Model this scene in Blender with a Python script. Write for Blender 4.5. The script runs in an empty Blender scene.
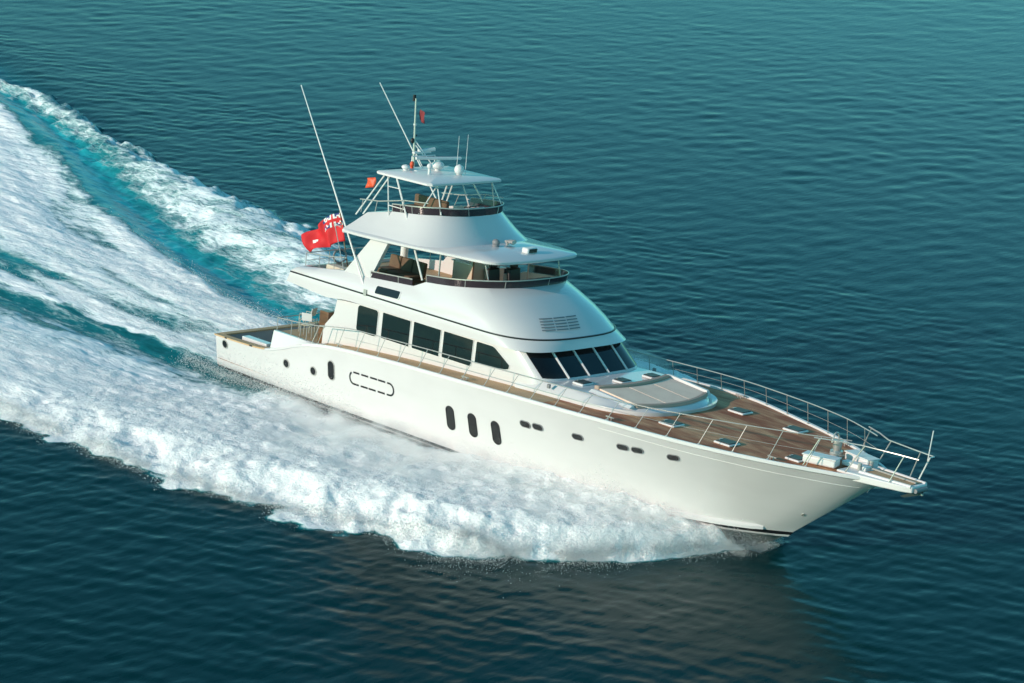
import bpy, math, random
import numpy as np
from mathutils import Matrix, Vector, Quaternion
R = math.radians
sc = bpy.context.scene
col = sc.collection
random.seed(7)

# ---------------------------------------------------------------- pose of the yacht, camera, light
# the yacht runs along +X: trimmed 2 degrees bow-up and heeled 6.2 degrees to port
def yacht_pose():
    t, b = R(2.0), R(6.2)
    ry = Matrix(((math.cos(t), 0, -math.sin(t), 0), (0, 1, 0, 0), (math.sin(t), 0, math.cos(t), 0), (0, 0, 0, 1)))
    rx = Matrix(((1, 0, 0, 0), (0, math.cos(b), math.sin(b), 0), (0, -math.sin(b), math.cos(b), 0), (0, 0, 0, 1)))
    m = ry @ rx
    m.translation = (0, 0, -.95)
    return m
POSE = yacht_pose()

cam = bpy.data.cameras.new('camera')
cam.lens = 91.93; cam.sensor_width = 36; cam.clip_start = 1; cam.clip_end = 20000
cam_o = bpy.data.objects.new('camera', cam); col.objects.link(cam_o)
cr = ((0.71221979, 0.69535604, 0.09603617), (-0.22188338, 0.09321311, 0.97060758), (-0.66596602, 0.71259476, -0.22067617))
cl = Matrix(((cr[0][0], cr[1][0], -cr[2][0], 70.2338779), (cr[0][1], cr[1][1], -cr[2][1], -62.38134076),
             (cr[0][2], cr[1][2], -cr[2][2], 23.36223968), (0, 0, 0, 1)))
cam_o.matrix_world = POSE @ cl
sc.camera = cam_o

SUN_AZ, SUN_EL = 252.0, 20.0            # compass-free: angle from +X counter-clockwise, height above the sea
sv = Vector((math.cos(R(SUN_AZ)) * math.cos(R(SUN_EL)), math.sin(R(SUN_AZ)) * math.cos(R(SUN_EL)), math.sin(R(SUN_EL))))
w = bpy.data.worlds.new('World'); sc.world = w; w.use_nodes = True
nt = w.node_tree; bg = nt.nodes['Background']
sky = nt.nodes.new('ShaderNodeTexSky'); sky.sky_type = 'NISHITA'; sky.sun_disc = False
sky.sun_elevation = R(SUN_EL); sky.sun_rotation = R(90 - SUN_AZ)
sky.air_density = 1.0; sky.dust_density = .6; sky.ozone_density = 1.0
tint = nt.nodes.new('ShaderNodeMix'); tint.data_type = 'RGBA'; tint.blend_type = 'MULTIPLY'; tint.inputs['Factor'].default_value = 1
tint.inputs['B'].default_value = (.33, .94, .92, 1)
nt.links.new(sky.outputs[0], tint.inputs['A']); wc = nt.nodes.new('ShaderNodeTexCoord'); wz = nt.nodes.new('ShaderNodeSeparateXYZ'); nt.links.new(wc.outputs['Generated'], wz.inputs[0])
wg = nt.nodes.new('ShaderNodeMapRange'); wg.inputs[1].default_value = .10; wg.inputs[2].default_value = .50; wg.inputs[3].default_value = 1.1; wg.inputs[4].default_value = .85   # hazy bright horizon, darker overhead
nt.links.new(wz.outputs['Z'], wg.inputs[0])
hz = nt.nodes.new('ShaderNodeVectorMath'); hz.operation = 'SCALE'; nt.links.new(tint.outputs['Result'], hz.inputs[0]); nt.links.new(wg.outputs[0], hz.inputs['Scale'])
nt.links.new(hz.outputs[0], bg.inputs[0]); bg.inputs[1].default_value = .15
sun = bpy.data.lights.new('sun', 'SUN'); sun.energy = 2.75; sun.angle = R(.5); sun.color = (1, .775, .655)
sun_o = bpy.data.objects.new('sun', sun); col.objects.link(sun_o)
sun_o.rotation_euler = sv.to_track_quat('Z', 'Y').to_euler(); sun_o.location = sv * 200
vs = sc.view_settings
vs.view_transform = 'Standard'; vs.look = 'None'; vs.gamma = 1; vs.exposure = 0.45; vs.use_curve_mapping = False
sc.cycles.max_bounces = 8; sc.cycles.volume_bounces = 4; sc.cycles.transparent_max_bounces = 12
sc.cycles.caustics_reflective = False; sc.cycles.caustics_refractive = False

# ---------------------------------------------------------------- materials
def mat(name, color, rough=.4, metal=0., spec=.5, coat=0., noise=None, bump=None, alpha=1., trans=0., ior=1.45):
    m = bpy.data.materials.new(name); m.use_nodes = True
    n = m.node_tree; p = n.nodes['Principled BSDF']
    p.inputs['Base Color'].default_value = (*color, 1); p.inputs['Roughness'].default_value = rough
    p.inputs['Metallic'].default_value = metal; p.inputs['Specular IOR Level'].default_value = spec
    p.inputs['Coat Weight'].default_value = coat; p.inputs['Coat Roughness'].default_value = .08
    p.inputs['Alpha'].default_value = alpha; p.inputs['Transmission Weight'].default_value = trans; p.inputs['IOR'].default_value = ior
    if noise or bump:
        tc = n.nodes.new('ShaderNodeTexCoord')
    if noise:                                  # (scale xyz, colour b, low, high)
        mp = n.nodes.new('ShaderNodeMapping'); mp.inputs['Scale'].default_value = noise[0]
        nz = n.nodes.new('ShaderNodeTexNoise'); nz.inputs['Scale'].default_value = 1; nz.inputs['Detail'].default_value = 6
        rp = n.nodes.new('ShaderNodeMapRange'); rp.inputs['From Min'].default_value = noise[2]; rp.inputs['From Max'].default_value = noise[3]
        mx = n.nodes.new('ShaderNodeMix'); mx.data_type = 'RGBA'
        mx.inputs['A'].default_value = (*color, 1); mx.inputs['B'].default_value = (*noise[1], 1)
        n.links.new(tc.outputs['Object'], mp.inputs['Vector']); n.links.new(mp.outputs[0], nz.inputs['Vector'])
        n.links.new(nz.outputs['Fac'], rp.inputs['Value']); n.links.new(rp.outputs[0], mx.inputs['Factor'])
        n.links.new(mx.outputs['Result'], p.inputs['Base Color'])
    if bump:                                   # (scale, strength)
        nb = n.nodes.new('ShaderNodeTexNoise'); nb.inputs['Scale'].default_value = bump[0]; nb.inputs['Detail'].default_value = 4
        bp = n.nodes.new('ShaderNodeBump'); bp.inputs['Strength'].default_value = bump[1]; bp.inputs['Distance'].default_value = .02
        n.links.new(tc.outputs['Object'], nb.inputs['Vector']); n.links.new(nb.outputs['Fac'], bp.inputs['Height'])
        n.links.new(bp.outputs[0], p.inputs['Normal'])
    return m

def teak_mat(name, a, b, c):
    m = mat(name, a, rough=.62, spec=.35)
    n = m.node_tree; p = n.nodes['Principled BSDF']; L = n.links
    tc = n.nodes.new('ShaderNodeTexCoord'); sp = n.nodes.new('ShaderNodeSeparateXYZ'); L.new(tc.outputs['Object'], sp.inputs[0])
    def math_(op, x, y=None):
        k = n.nodes.new('ShaderNodeMath'); k.operation = op
        if isinstance(x, (int, float)): k.inputs[0].default_value = x
        else: L.new(x, k.inputs[0])
        if y is not None:
            if isinstance(y, (int, float)): k.inputs[1].default_value = y
            else: L.new(y, k.inputs[1])
        return k.outputs[0]
    pl = math_('MULTIPLY', sp.outputs['Y'], 1 / .09)
    idx = math_('FLOOR', pl); fr = math_('FRACT', pl)
    wn = n.nodes.new('ShaderNodeTexWhiteNoise'); wn.noise_dimensions = '2D'
    cb = n.nodes.new('ShaderNodeCombineXYZ'); L.new(idx, cb.inputs[0])
    L.new(math_('FLOOR', math_('ADD', math_('MULTIPLY', sp.outputs['X'], .45), math_('MULTIPLY', idx, .37))), cb.inputs[1]); L.new(cb.outputs[0], wn.inputs['Vector'])
    mp = n.nodes.new('ShaderNodeMapping'); mp.inputs['Scale'].default_value = (.35, 1.5, 1)
    nz = n.nodes.new('ShaderNodeTexNoise'); nz.inputs['Scale'].default_value = 1.3; nz.inputs['Detail'].default_value = 7; nz.inputs['Roughness'].default_value = .62
    L.new(tc.outputs['Object'], mp.inputs['Vector']); L.new(mp.outputs[0], nz.inputs['Vector'])
    r1 = n.nodes.new('ShaderNodeMapRange'); r1.inputs['From Min'].default_value = .40; r1.inputs['From Max'].default_value = .66; L.new(nz.outputs['Fac'], r1.inputs['Value'])
    m1 = n.nodes.new('ShaderNodeMix'); m1.data_type = 'RGBA'; m1.inputs['A'].default_value = (*a, 1); m1.inputs['B'].default_value = (*b, 1); L.new(r1.outputs[0], m1.inputs['Factor'])
    m2 = n.nodes.new('ShaderNodeMix'); m2.data_type = 'RGBA'; m2.inputs['B'].default_value = (*c, 1); L.new(m1.outputs['Result'], m2.inputs['A'])
    L.new(math_('MULTIPLY', wn.outputs['Value'], .4), m2.inputs['Factor'])
    m3 = n.nodes.new('ShaderNodeMix'); m3.data_type = 'RGBA'; m3.inputs['B'].default_value = (.03, .02, .015, 1); L.new(m2.outputs['Result'], m3.inputs['A'])
    L.new(math_('LESS_THAN', fr, .1), m3.inputs['Factor'])
    L.new(m3.outputs['Result'], p.inputs['Base Color'])
    return m

WHITE = mat('white_gelcoat', (.67, .64, .635), rough=.2, coat=.5, bump=(.9, .12), noise=((.5, .5, 1.4), (.635, .605, .60), .45, .75))
WHITE2 = mat('white_paint', (.72, .705, .69), rough=.35)
CREAM = mat('cream_panel', (.62, .53, .42), rough=.5)
BLACK = mat('black_rubber', (.012, .012, .014), rough=.5)
BOOT = mat('black_boot_stripe', (.014, .015, .018), rough=.3)
ANTI = mat('grey_antifouling', (.16, .18, .18), rough=.55)
GLASS = mat('dark_tinted_glass', (.006, .008, .010), rough=.06, spec=.55, noise=((.7, .7, 2.0), (.02, .02, .018), .5, .7))
PORT = mat('dark_porthole_glass', (.012, .012, .012), rough=.1, spec=.6)
STEEL = mat('polished_steel', (.50, .475, .44), rough=.28, metal=.35)
ALU = mat('white_painted_pole', (.74, .73, .70), rough=.35)
TEAK = teak_mat('teak_deck', (.31, .072, .022), (.76, .42, .22), (.40, .145, .06))
TEAKL = teak_mat('weathered_teak', (.54, .34, .18), (.64, .43, .25), (.56, .36, .20))
PAD = mat('taupe_cushion', (.86, .65, .52), rough=.85, bump=(60, .25), noise=((2, 2, 2), (.78, .58, .46), .4, .7))
PADD = mat('dark_taupe_cushion', (.42, .31, .25), rough=.85, bump=(60, .25))
BROWN = mat('brown_upholstery', (.155, .10, .06), rough=.8, bump=(50, .3), noise=((3, 3, 3), (.12, .08, .05), .4, .7))
LEATHER = mat('black_leather', (.012, .011, .012), rough=.45, bump=(30, .2))
PLEXI = mat('smoked_acrylic', (.045, .034, .042), rough=.08, spec=.5, alpha=.90)
LID = mat('grey_hatch_lid', (.055, .058, .056), rough=.4, spec=.2)
GREY = mat('grey_plastic', (.22, .22, .23), rough=.5)
RED = mat('red_bunting', (.62, .015, .02), rough=.7, bump=(80, .15))
FLAGB = mat('navy_bunting', (.02, .035, .17), rough=.7)
FLAGW = mat('white_bunting', (.78, .76, .74), rough=.7)
ORANGE = mat('orange_plastic', (.75, .10, .035), rough=.5)
MAROON = mat('maroon_bunting', (.22, .03, .035), rough=.7)
WOOD = mat('varnished_wood', (.17, .075, .03), rough=.3, coat=.3, noise=((1, 8, 8), (.10, .045, .02), .4, .65))
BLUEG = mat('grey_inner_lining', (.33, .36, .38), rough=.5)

# ---------------------------------------------------------------- mesh helpers
class MB:
    def __init__(s): s.v, s.f, s.m = [], [], []
    def add(s, v, f, m=0):
        k = len(s.v); s.v += [tuple(p) for p in v]; s.f += [tuple(i + k for i in q) for q in f]; s.m += [m] * len(f); return s
    def box(s, c, d, rz=0., ry=0., rx=0., m=0):
        M = Matrix.Translation(c) @ Matrix.Rotation(rz, 4, 'Z') @ Matrix.Rotation(ry, 4, 'Y') @ Matrix.Rotation(rx, 4, 'X')
        v = [M @ Vector((x * d[0] / 2, y * d[1] / 2, z * d[2] / 2)) for x in (-1, 1) for y in (-1, 1) for z in (-1, 1)]
        return s.add(v, [(0, 1, 3, 2), (4, 6, 7, 5), (0, 4, 5, 1), (2, 3, 7, 6), (0, 2, 6, 4), (1, 5, 7, 3)], m)
    def tube(s, pts, r, n=8, closed=False, r2=None, m=0):
        pts = [Vector(p) for p in pts]; N = len(pts); v = []
        ref = None
        for i, p in enumerate(pts):
            a = pts[(i - 1) % N] if (i or closed) else p; b = pts[(i + 1) % N] if (i < N - 1 or closed) else p
            t = (b - a).normalized()
            if ref is None:
                ref = Vector((0, 0, 1)) if abs(t.z) < .9 else Vector((1, 0, 0))
            u = (ref - t * ref.dot(t)).normalized(); ref = u; q = t.cross(u)
            rr = r if r2 is None else r + (r2 - r) * i / (N - 1)
            v += [p + (u * math.cos(2 * math.pi * k / n) + q * math.sin(2 * math.pi * k / n)) * rr for k in range(n)]
        f = []
        for i in range(N if closed else N - 1):
            j = (i + 1) % N
            f += [(i * n + k, i * n + (k + 1) % n, j * n + (k + 1) % n, j * n + k) for k in range(n)]
        if not closed: f += [tuple(range(n))[::-1], tuple((N - 1) * n + k for k in range(n))]
        return s.add(v, f, m)
    def loft(s, loops, cap0=False, cap1=False, closed=True, m=0):
        n = len(loops[0]); v = [p for l in loops for p in l]; f = []
        for i in range(len(loops) - 1):
            for k in range(n if closed else n - 1):
                k2 = (k + 1) % n
                f.append((i * n + k, i * n + k2, (i + 1) * n + k2, (i + 1) * n + k))
        if cap0: f.append(tuple(range(n))[::-1])
        if cap1: f.append(tuple((len(loops) - 1) * n + k for k in range(n)))
        return s.add(v, f, m)
    def ell(s, c, r, n=12, k=8, m=0, zmin=-1.):
        loops = []
        for i in range(k + 1):
            z = zmin + (1 - zmin) * i / k; z = max(-.999, min(.999, z)); q = math.sqrt(1 - z * z)
            loops.append([(c[0] + r[0] * q * math.cos(2 * math.pi * j / n), c[1] + r[1] * q * math.sin(2 * math.pi * j / n), c[2] + r[2] * z) for j in range(n)])
        return s.loft(loops, True, True, m=m)
    def cyl(s, c, r, h, n=16, m=0, r2=None):
        r2 = r if r2 is None else r2
        l = [[(c[0] + a * math.cos(2 * math.pi * j / n), c[1] + a * math.sin(2 * math.pi * j / n), c[2] + z) for j in range(n)] for a, z in ((r, 0), (r2, h))]
        return s.loft(l, True, True, m=m)
    def build(s, name, mats, parent=None, smooth=35, bev=0., label=None):
        me = bpy.data.meshes.new(name); me.from_pydata(s.v, [], s.f); me.validate()
        for x in (mats if isinstance(mats, (list, tuple)) else [mats]): me.materials.append(x)
        if any(s.m): me.polygons.foreach_set('material_index', s.m[:len(me.polygons)])
        import bmesh
        bm = bmesh.new(); bm.from_mesh(me); bmesh.ops.remove_doubles(bm, verts=bm.verts, dist=1e-5); bmesh.ops.recalc_face_normals(bm, faces=bm.faces); bm.to_mesh(me); bm.free()
        if smooth:
            me.shade_smooth(); me.set_sharp_from_angle(angle=R(smooth))
        o = bpy.data.objects.new(name, me); col.objects.link(o)
        if parent: o.parent = parent
        if bev:
            b = o.modifiers.new('bevel', 'BEVEL'); b.width = bev; b.segments = 2; b.limit_method = 'ANGLE'; b.angle_limit = R(40)
        if label: o['label'] = label
        return o

def empty(name, loc=(0, 0, 0), parent=None):
    o = bpy.data.objects.new(name, None); col.objects.link(o); o.location = loc; o.empty_display_size = .3
    if parent: o.parent = parent
    return o
def tag(o, label, cat, group=None):
    o['label'] = label; o['category'] = cat
    if group: o['group'] = group
    return o
def aboard(o, loc=(0, 0, 0), rz=0.):      # stands on the yacht without being a part of it
    o.matrix_world = POSE @ Matrix.Translation(loc) @ Matrix.Rotation(rz, 4, 'Z'); return o
def interp(x, tab):
    xs = [t[0] for t in tab]
    return [float(np.interp(x, xs, [t[i] for t in tab])) for i in range(1, len(tab[0]))]
def smooth_tab(tab, n=120):               # Catmull-Rom through table rows, densely resampled
    a = np.array(tab, float); out = []
    for i in range(len(a) - 1):
        p0, p1, p2, p3 = a[max(i - 1, 0)], a[i], a[i + 1], a[min(i + 2, len(a) - 1)]
        for t in np.linspace(0, 1, 8, endpoint=False):
            out.append(.5 * (2 * p1 + (p2 - p0) * t + (2 * p0 - 5 * p1 + 4 * p2 - p3) * t * t + (3 * p1 - p0 - 3 * p2 + p3) * t ** 3))
    out.append(a[-1]); return [tuple(r) for r in out]

def outline(z, xa, w, xs, xf, n=2.6, N=20, M=10, wa=None):
    """closed plan outline: aft end, starboard side, rounded front, port side; z is a number or f(x)"""
    zf = z if callable(z) else (lambda x: z)
    wa = w if wa is None else wa
    half = []
    for i in range(M):
        t = i / M; half.append((xa + (xs - xa) * t, -(wa + (w - wa) * min(1, t * 1.6))))
    for i in range(N + 1):
        a = math.pi / 2 * (1 - i / N)
        half.append((xs + (xf - xs) * abs(math.cos(a)) ** (2 / n), -w * abs(math.sin(a)) ** (2 / n)))
    half[-1] = (xf, 0.)
    pts = half + [(x, -y) for x, y in half[-2::-1]]
    return [(x, y, zf(x)) for x, y in pts]
def inset(loop, d, dz=0.):
    c = [(p[0], p[1]) for p in loop]; n = len(c); out = []
    for i in range(n):
        a, b = Vector(c[i - 1]), Vector(c[(i + 1) % n]); t = b - a
        t = t.normalized() if t.length > 1e-9 else Vector((1, 0))
        nrm = Vector((-t.y, t.x))           # loop runs starboard-aft to bow to port: inside lies to the left
        out.append((c[i][0] + nrm.x * d, c[i][1] + nrm.y * d, loop[i][2] + dz))
    return out
def rrect(w, h, r, k=4):
    out = []
    for cx, cy, a0 in ((w / 2 - r, h / 2 - r, 0), (-w / 2 + r, h / 2 - r, 90), (-w / 2 + r, -h / 2 + r, 180), (w / 2 - r, -h / 2 + r, 270)):
        for i in range(k + 1):
            a = R(a0 + 90 * i / k); out.append((cx + r * math.cos(a), cy + r * math.sin(a)))
    return out
def plate(poly3, nrm, th, name, m, parent, off=.004, bev=0.):
    nrm = Vector(nrm).normalized()
    a = [Vector(p) + nrm * (off - th) for p in poly3]; b = [Vector(p) + nrm * off for p in poly3]
    return MB().loft([a, b], True, True).build(name, m, parent, smooth=30, bev=bev)
def ring_strip(poly3, nrm, width, th, name, m, parent, off=.006):
    """a flat frame around a polygon lying in a plane"""
    nrm = Vector(nrm).normalized(); P = [Vector(p) for p in poly3]; c = sum(P, Vector()) / len(P)
    o = [p + (p - c).normalized() * width for p in P]
    mb = MB(); n = len(P)
    l = [[p + nrm * (off - th) for p in P], [p + nrm * off for p in P], [p + nrm * off for p in o], [p + nrm * (off - th) for p in o]]
    mb.loft(l + [l[0]]); return mb.build(name, m, parent, smooth=30)

# ================================================================ THE YACHT
yacht = empty('motor_yacht'); yacht.matrix_world = POSE
tag(yacht, 'long white motor yacht with a flybridge and dark windows speeding through the sea', 'yacht')

SHEER = smooth_tab([(0, 2.80, 1.86), (1.5, 2.90, 1.91), (2.84, 2.97, 2.0), (3.8, 3.02, 2.24), (4.6, 3.07, 2.52), (5.6, 3.13, 2.77), (7, 3.2, 2.95), (8.5, 3.28, 3.07), (10, 3.36, 3.17),
    (12, 3.46, 3.27), (14, 3.53, 3.36), (16, 3.56, 3.44), (18, 3.56, 3.51), (19, 3.5, 3.54), (20, 3.38, 3.54), (21, 3.17, 3.52), (22, 2.92, 3.50), (23, 2.64, 3.49), (24, 2.30, 3.48),
    (25, 1.90, 3.47), (26, 1.38, 3.46), (26.8, .92, 3.44), (27.4, .42, 3.42), (27.6, .02, 3.41)])
CHINE = smooth_tab([(0, 2.62, .75), (5, 2.84, .78), (10, 2.9, .8), (14, 2.68, .72), (16, 2.42, .72), (18, 2.14, .73), (20, 1.76, .72), (22, 1.28, .78), (23.6, .62, .88), (24.45, .02, .92)])
KEEL = [(0, .0, -.5), (12, .0, -.8), (18, 0, -.85), (21, 0, -.6), (22.8, 0, -.05), (23.7, 0, .42), (24.3, 0, .8)]
def sheer(x): return interp(x, SHEER)
def chine(x): return interp(x, CHINE)
U = [i / 60 for i in range(61)]
def ucurve(tab, xend, u):
    u2 = 1 - (1 - u) ** 1.35
    x = xend * u2; b, z = interp(x, tab); return Vector((x, b, z))
rows = []
for u in U:
    s_, c_, k_ = ucurve(SHEER, 27.6, u), ucurve(CHINE, 24.45, u), ucurve(KEEL, 24.3, u)
    prof = [k_, k_.lerp(c_, .5) + Vector((0, 0, -.05 * (1 - u)))]
    for dy_, dz_ in ((-.15, -.21), (-.09, -.14), (-.02, -.02)):
        k = min(1, c_.y / .5); prof += [c_ + Vector((dz_ * .9 * (1 - k), dy_ * k, dz_))]
    prof.append(c_)
    fl = .10 + .10 * max(0, min(1, (c_.x - 9) / 12))            # flare grows towards the bow
    for t in (.12, .25, .4, .55, .7, .8, .88, .94):
        q = c_.lerp(s_, t); f = t ** 1.0
        out = (s_.y - c_.y) * fl * (4 * t * (1 - t)) * -.55
        q.y = max(q.y + out, .02)
        if t == .8: q.y += .0
        prof.append(q)
    prof.append(s_)
    rows.append(prof)
hull = MB(); P = len(rows[0])
for sgn in (1, -1):
    v = [(p.x, p.y * sgn, p.z) for r in rows for p in r]; f = []; mm = []
    for i in range(len(rows) - 1):
        for k in range(P - 1):
            f.append((i * P + k, (i + 1) * P + k, (i + 1) * P + k + 1, i * P + k + 1)); mm.append(1 if k < 2 else (2 if k == 3 else 0))
    b = len(hull.v); hull.v += v; hull.f += [tuple(j + b for j in q) for q in f]; hull.m += mm
tr = rows[0]
hull.add([(p.x, p.y, p.z) for p in tr] + [(p.x, -p.y, p.z) for p in tr[::-1]], [tuple(range(2 * P))], 0)
hull.build('hull', [WHITE, ANTI, BOOT], yacht, smooth=50)

def side_pt(x, z, sgn=-1, off=0.):
    """point on the topsides at station x and height z, with its outward normal"""
    def y_at(xx, zz):
        best = None
        for i in range(len(rows) - 1):
            for k in range(5, P - 1):
                a, b_, c_, d_ = rows[i][k], rows[i + 1][k], rows[i + 1][k + 1], rows[i][k + 1]
                if min(a.x, d_.x) - .02 <= xx <= max(b_.x, c_.x) + .02 and min(a.z, b_.z) - .02 <= zz <= max(c_.z, d_.z) + .02:
                    for T in ((a, b_, c_), (a, c_, d_)):
                        A = Matrix(((T[1].x - T[0].x, T[2].x - T[0].x), (T[1].z - T[0].z, T[2].z - T[0].z)))
                        if abs(A.determinant()) < 1e-9: continue
                        s2 = A.inverted() @ Vector((xx - T[0].x, zz - T[0].z))
                        if s2.x >= -.02 and s2.y >= -.02 and s2.x + s2.y <= 1.02: return T[0].y + s2.x * (T[1].y - T[0].y) + s2.y * (T[2].y - T[0].y)
        return sheer(xx)[0]
    y = y_at(x, z); dx = (y_at(x + .15, z) - y_at(x - .15, z)) / .3; dz = (y_at(x, z + .12) - y_at(x, z - .12)) / .24
    n = Vector((-dx, 1, -dz)).normalized(); n.y *= sgn
    return Vector((x, y * sgn, z)) + n * off, n
def on_side(x, z, poly, sgn=-1):
    p, n = side_pt(x, z, sgn); up = (Vector((0, 0, 1)) - n * n.z).normalized(); fw = Vector((1, 0, 0)); fw = (fw - n * n.x).normalized()
    return [p + fw * a + up * b for a, b in poly], n

# spray rail (white wedge along the forward chine), rubbing strake
for sgn in (-1, 1):
    L = []
    for i in range(33):
        x = 14.5 + (23.75 - 14.5) * i / 32; b, z = chine(x); k = min(1, (x - 14.5) / 3.0)
        o_ = .03 + .16 * k
        if i == 32: o_ = .1
        L.append([(x, sgn * (b - .08), z - .02), (x, sgn * (b + o_), z + .0), (x, sgn * (b + o_), z + .07 * k + .02), (x, sgn * (b + .02), z + .17 * k + .05)])
    MB().loft(L, True, True).build('spray_rail', WHITE, yacht, smooth=20)
    # gunwale cap
    L = []
    for i in range(70):
        x = 5.0 + (27.35 - 5.0) * i / 69; b, z = sheer(x)
        L.append([(x, sgn * (b + .035), z - .05), (x, sgn * (b + .035), z + .03), (x, sgn * (b + .01), z + .055), (x, sgn * max(b - .085, .0), z + .045), (x, sgn * max(b - .085, .0), z - .1)])
    MB().loft(L, True, True).build('gunwale', WHITE2, yacht, smooth=25)
    L = []
    for i in range(40):
        x = 19 + (27.3 - 19) * i / 39; b, z = sheer(x); q, n = side_pt(x, z - .30 - .1 * (x - 19) / 8, sgn)
        L.append([q + n * .005 + Vector((0, 0, d)) for d in (-.008, .008)] + [q - n * .02 + Vector((0, 0, .012)), q - n * .02 + Vector((0, 0, -.012))])
    MB().loft(L, True, True).build('hull_knuckle', WHITE2, yacht, smooth=25)

# decks
dk = MB(); xs_ = [5.2 + (27.2 - 5.2) * i / 60 for i in range(61)]
def deckz(x): return sheer(x)[1] - .012
a = [(x, -max(sheer(x)[0] - .12, .02), deckz(x)) for x in xs_]; b = [(x, 0, deckz(x) + .03) for x in xs_]; c = [(x, max(sheer(x)[0] - .12, .02), deckz(x)) for x in xs_]
dk.loft([a, b, c], closed=False); dk.build('teak_deck', TEAK, yacht, smooth=60)
for sgn in (-1, 1):                                             # weathered side decks along the house
    L = []
    for i in range(40):
        x = 5.2 + (16.6 - 5.2) * i / 39; bb = sheer(x)[0]
        L.append([(x, sgn * (bb - .125), deckz(x) + .006), (x, sgn * 2.3, deckz(x) + .014)])
    MB().loft(L, closed=False).build('side_deck', TEAKL, yacht)

# cockpit at the stern
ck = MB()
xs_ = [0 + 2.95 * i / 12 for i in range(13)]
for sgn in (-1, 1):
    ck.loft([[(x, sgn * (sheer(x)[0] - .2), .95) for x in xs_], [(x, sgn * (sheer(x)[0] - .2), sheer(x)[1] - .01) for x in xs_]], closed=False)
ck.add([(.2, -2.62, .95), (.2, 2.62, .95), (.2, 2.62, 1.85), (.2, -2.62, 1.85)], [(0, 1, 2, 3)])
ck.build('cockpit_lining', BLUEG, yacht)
MB().add([(.1, -2.7, 1.0), (2.95, -2.8, 1.0), (2.95, 2.8, 1.0), (.1, 2.7, 1.0)], [(0, 1, 2, 3)]).build('cockpit_sole', TEAK, yacht)
for sgn in (-1, 1):
    L = []
    for i in range(13):
        x = -.03 + 2.95 * i / 12; bb, z = sheer(x)
        L.append([(x, sgn * (bb + .03), z - .03), (x, sgn * (bb + .03), z + .02), (x, sgn * (bb - .27), z + .02), (x, sgn * (bb - .27), z - .03)])
    MB().loft(L, True, True).build('covering_board', TEAKL, yacht, smooth=25)
MB().box((.1, 0, 1.865), (.28, 5.1, .05)).build('transom_cap', TEAKL, yacht, bev=.01)
# raised bulwark wing between the cockpit and the house, aft deck on top
for sgn in (-1, 1):
    L = []
    for i in range(14):
        x = 2.9 + (5.7 - 2.9) * i / 13; bb, z = sheer(x)
        L.append([(x, sgn * 2.72, z - .03), (x, sgn * 2.60, 2.64), (x, sgn * 2.48, 2.64), (x, sgn * 2.48, 1.6)])
    MB().loft(L, True, True).build('aft_bulwark', WHITE, yacht, smooth=25)
    L = []
    for i in range(14):
        x = 2.9 + (5.7 - 2.9) * i / 13; bb, z = sheer(x)
        L.append([(x, sgn * (bb + .02), z - .06), (x, sgn * (bb + .02), z + .015), (x, sgn * 2.6, z + .02), (x, sgn * 2.6, z - .06)])
    MB().loft(L, True, True).build('bulwark_ledge', WHITE, yacht, smooth=25)
MB().box((4.35, 0, 2.52), (2.9, 5.0, .12)).build('aft_deck', TEAKL, yacht)
MB().box((2.93, 0, 1.75), (.06, 4.96, 1.45)).build('cockpit_bulkhead', WHITE, yacht)
MB().box((1.72, -2.28, 1.5), (1.35, .34, 1.0)).build('cockpit_bench', WHITE, yacht, bev=.03)
MB().box((1.9, 1.9, 1.4), (1.5, .6, .8)).build('bait_locker', WHITE, yacht, bev=.03)
MB().box((-.45, 0, .72), (.9, 4.6, .1)).box((-.45, 0, .79), (.8, 4.4, .04), m=1).build('swim_platform', [WHITE, TEAKL], yacht, bev=.02)

# hull windows and ports
def port(x, z, poly, name='porthole', frame=None, fw=.03):
    for sgn in (-1, 1):
        q, n = on_side(x, z, poly, sgn)
        o = plate(q, n, .05, name, PORT, yacht, off=.012)
        ring_strip(q, n, fw, .05, 'frame', frame or STEEL, o, off=.022)
def ov(w, h, k=16): return rrect(w, h, min(w, h) * .49, 5)
for x in (12.42, 13.42, 14.45): port(x, 1.88, ov(.34, .82), 'hull_window', BLACK, .025)
port(6.5, 2.08, ov(.32, .66), 'hull_window', STEEL, .03)
for x, z in ((4.06, 1.74), (5.53, 1.82), (.56, 1.62)): port(x, z, ov(.27, .27), 'porthole', STEEL, .03)
for x, z in ((15.84, 2.54), (16.37, 2.58), (18.0, 2.66), (19.72, 2.75), (20.25, 2.78), (21.5, 2.84)): port(x, z, ov(.40, .21), 'porthole', GREY, .03)
port(25.0, 1.68, ov(.08, .08), 'drain_fitting', STEEL, .01)
for sgn in (-1, 1):                                             # engine-room vent outlined in black dashes
    q = rrect(2.24, .42, .2, 6)
    ring = []
    for i in range(len(q)):
        A, B = Vector(q[i]), Vector(q[(i + 1) % len(q)]); m_ = max(1, int((B - A).length / .05))
        ring += [A.lerp(B, j / m_) for j in range(m_)]
    vent = MB(); acc = 0.
    for i in range(len(ring)):
        A, B = ring[i], ring[(i + 1) % len(ring)]; acc += (B - A).length
        if abs(A.y) > .2 and (acc % .44) < .09: continue
        d = (B - A).normalized(); nn = Vector((-d.y, d.x)) * .032; pts = []
        for c2 in (A - nn, B - nn, B + nn, A + nn):
            pp, n = side_pt(8.6 + c2.x, 2.12 + c2.y + c2.x * .03, sgn, .01); pts.append(pp)
        vent.add(pts, [(0, 1, 2, 3)])
    vent.build('engine_vent', BOOT, yacht)

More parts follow.
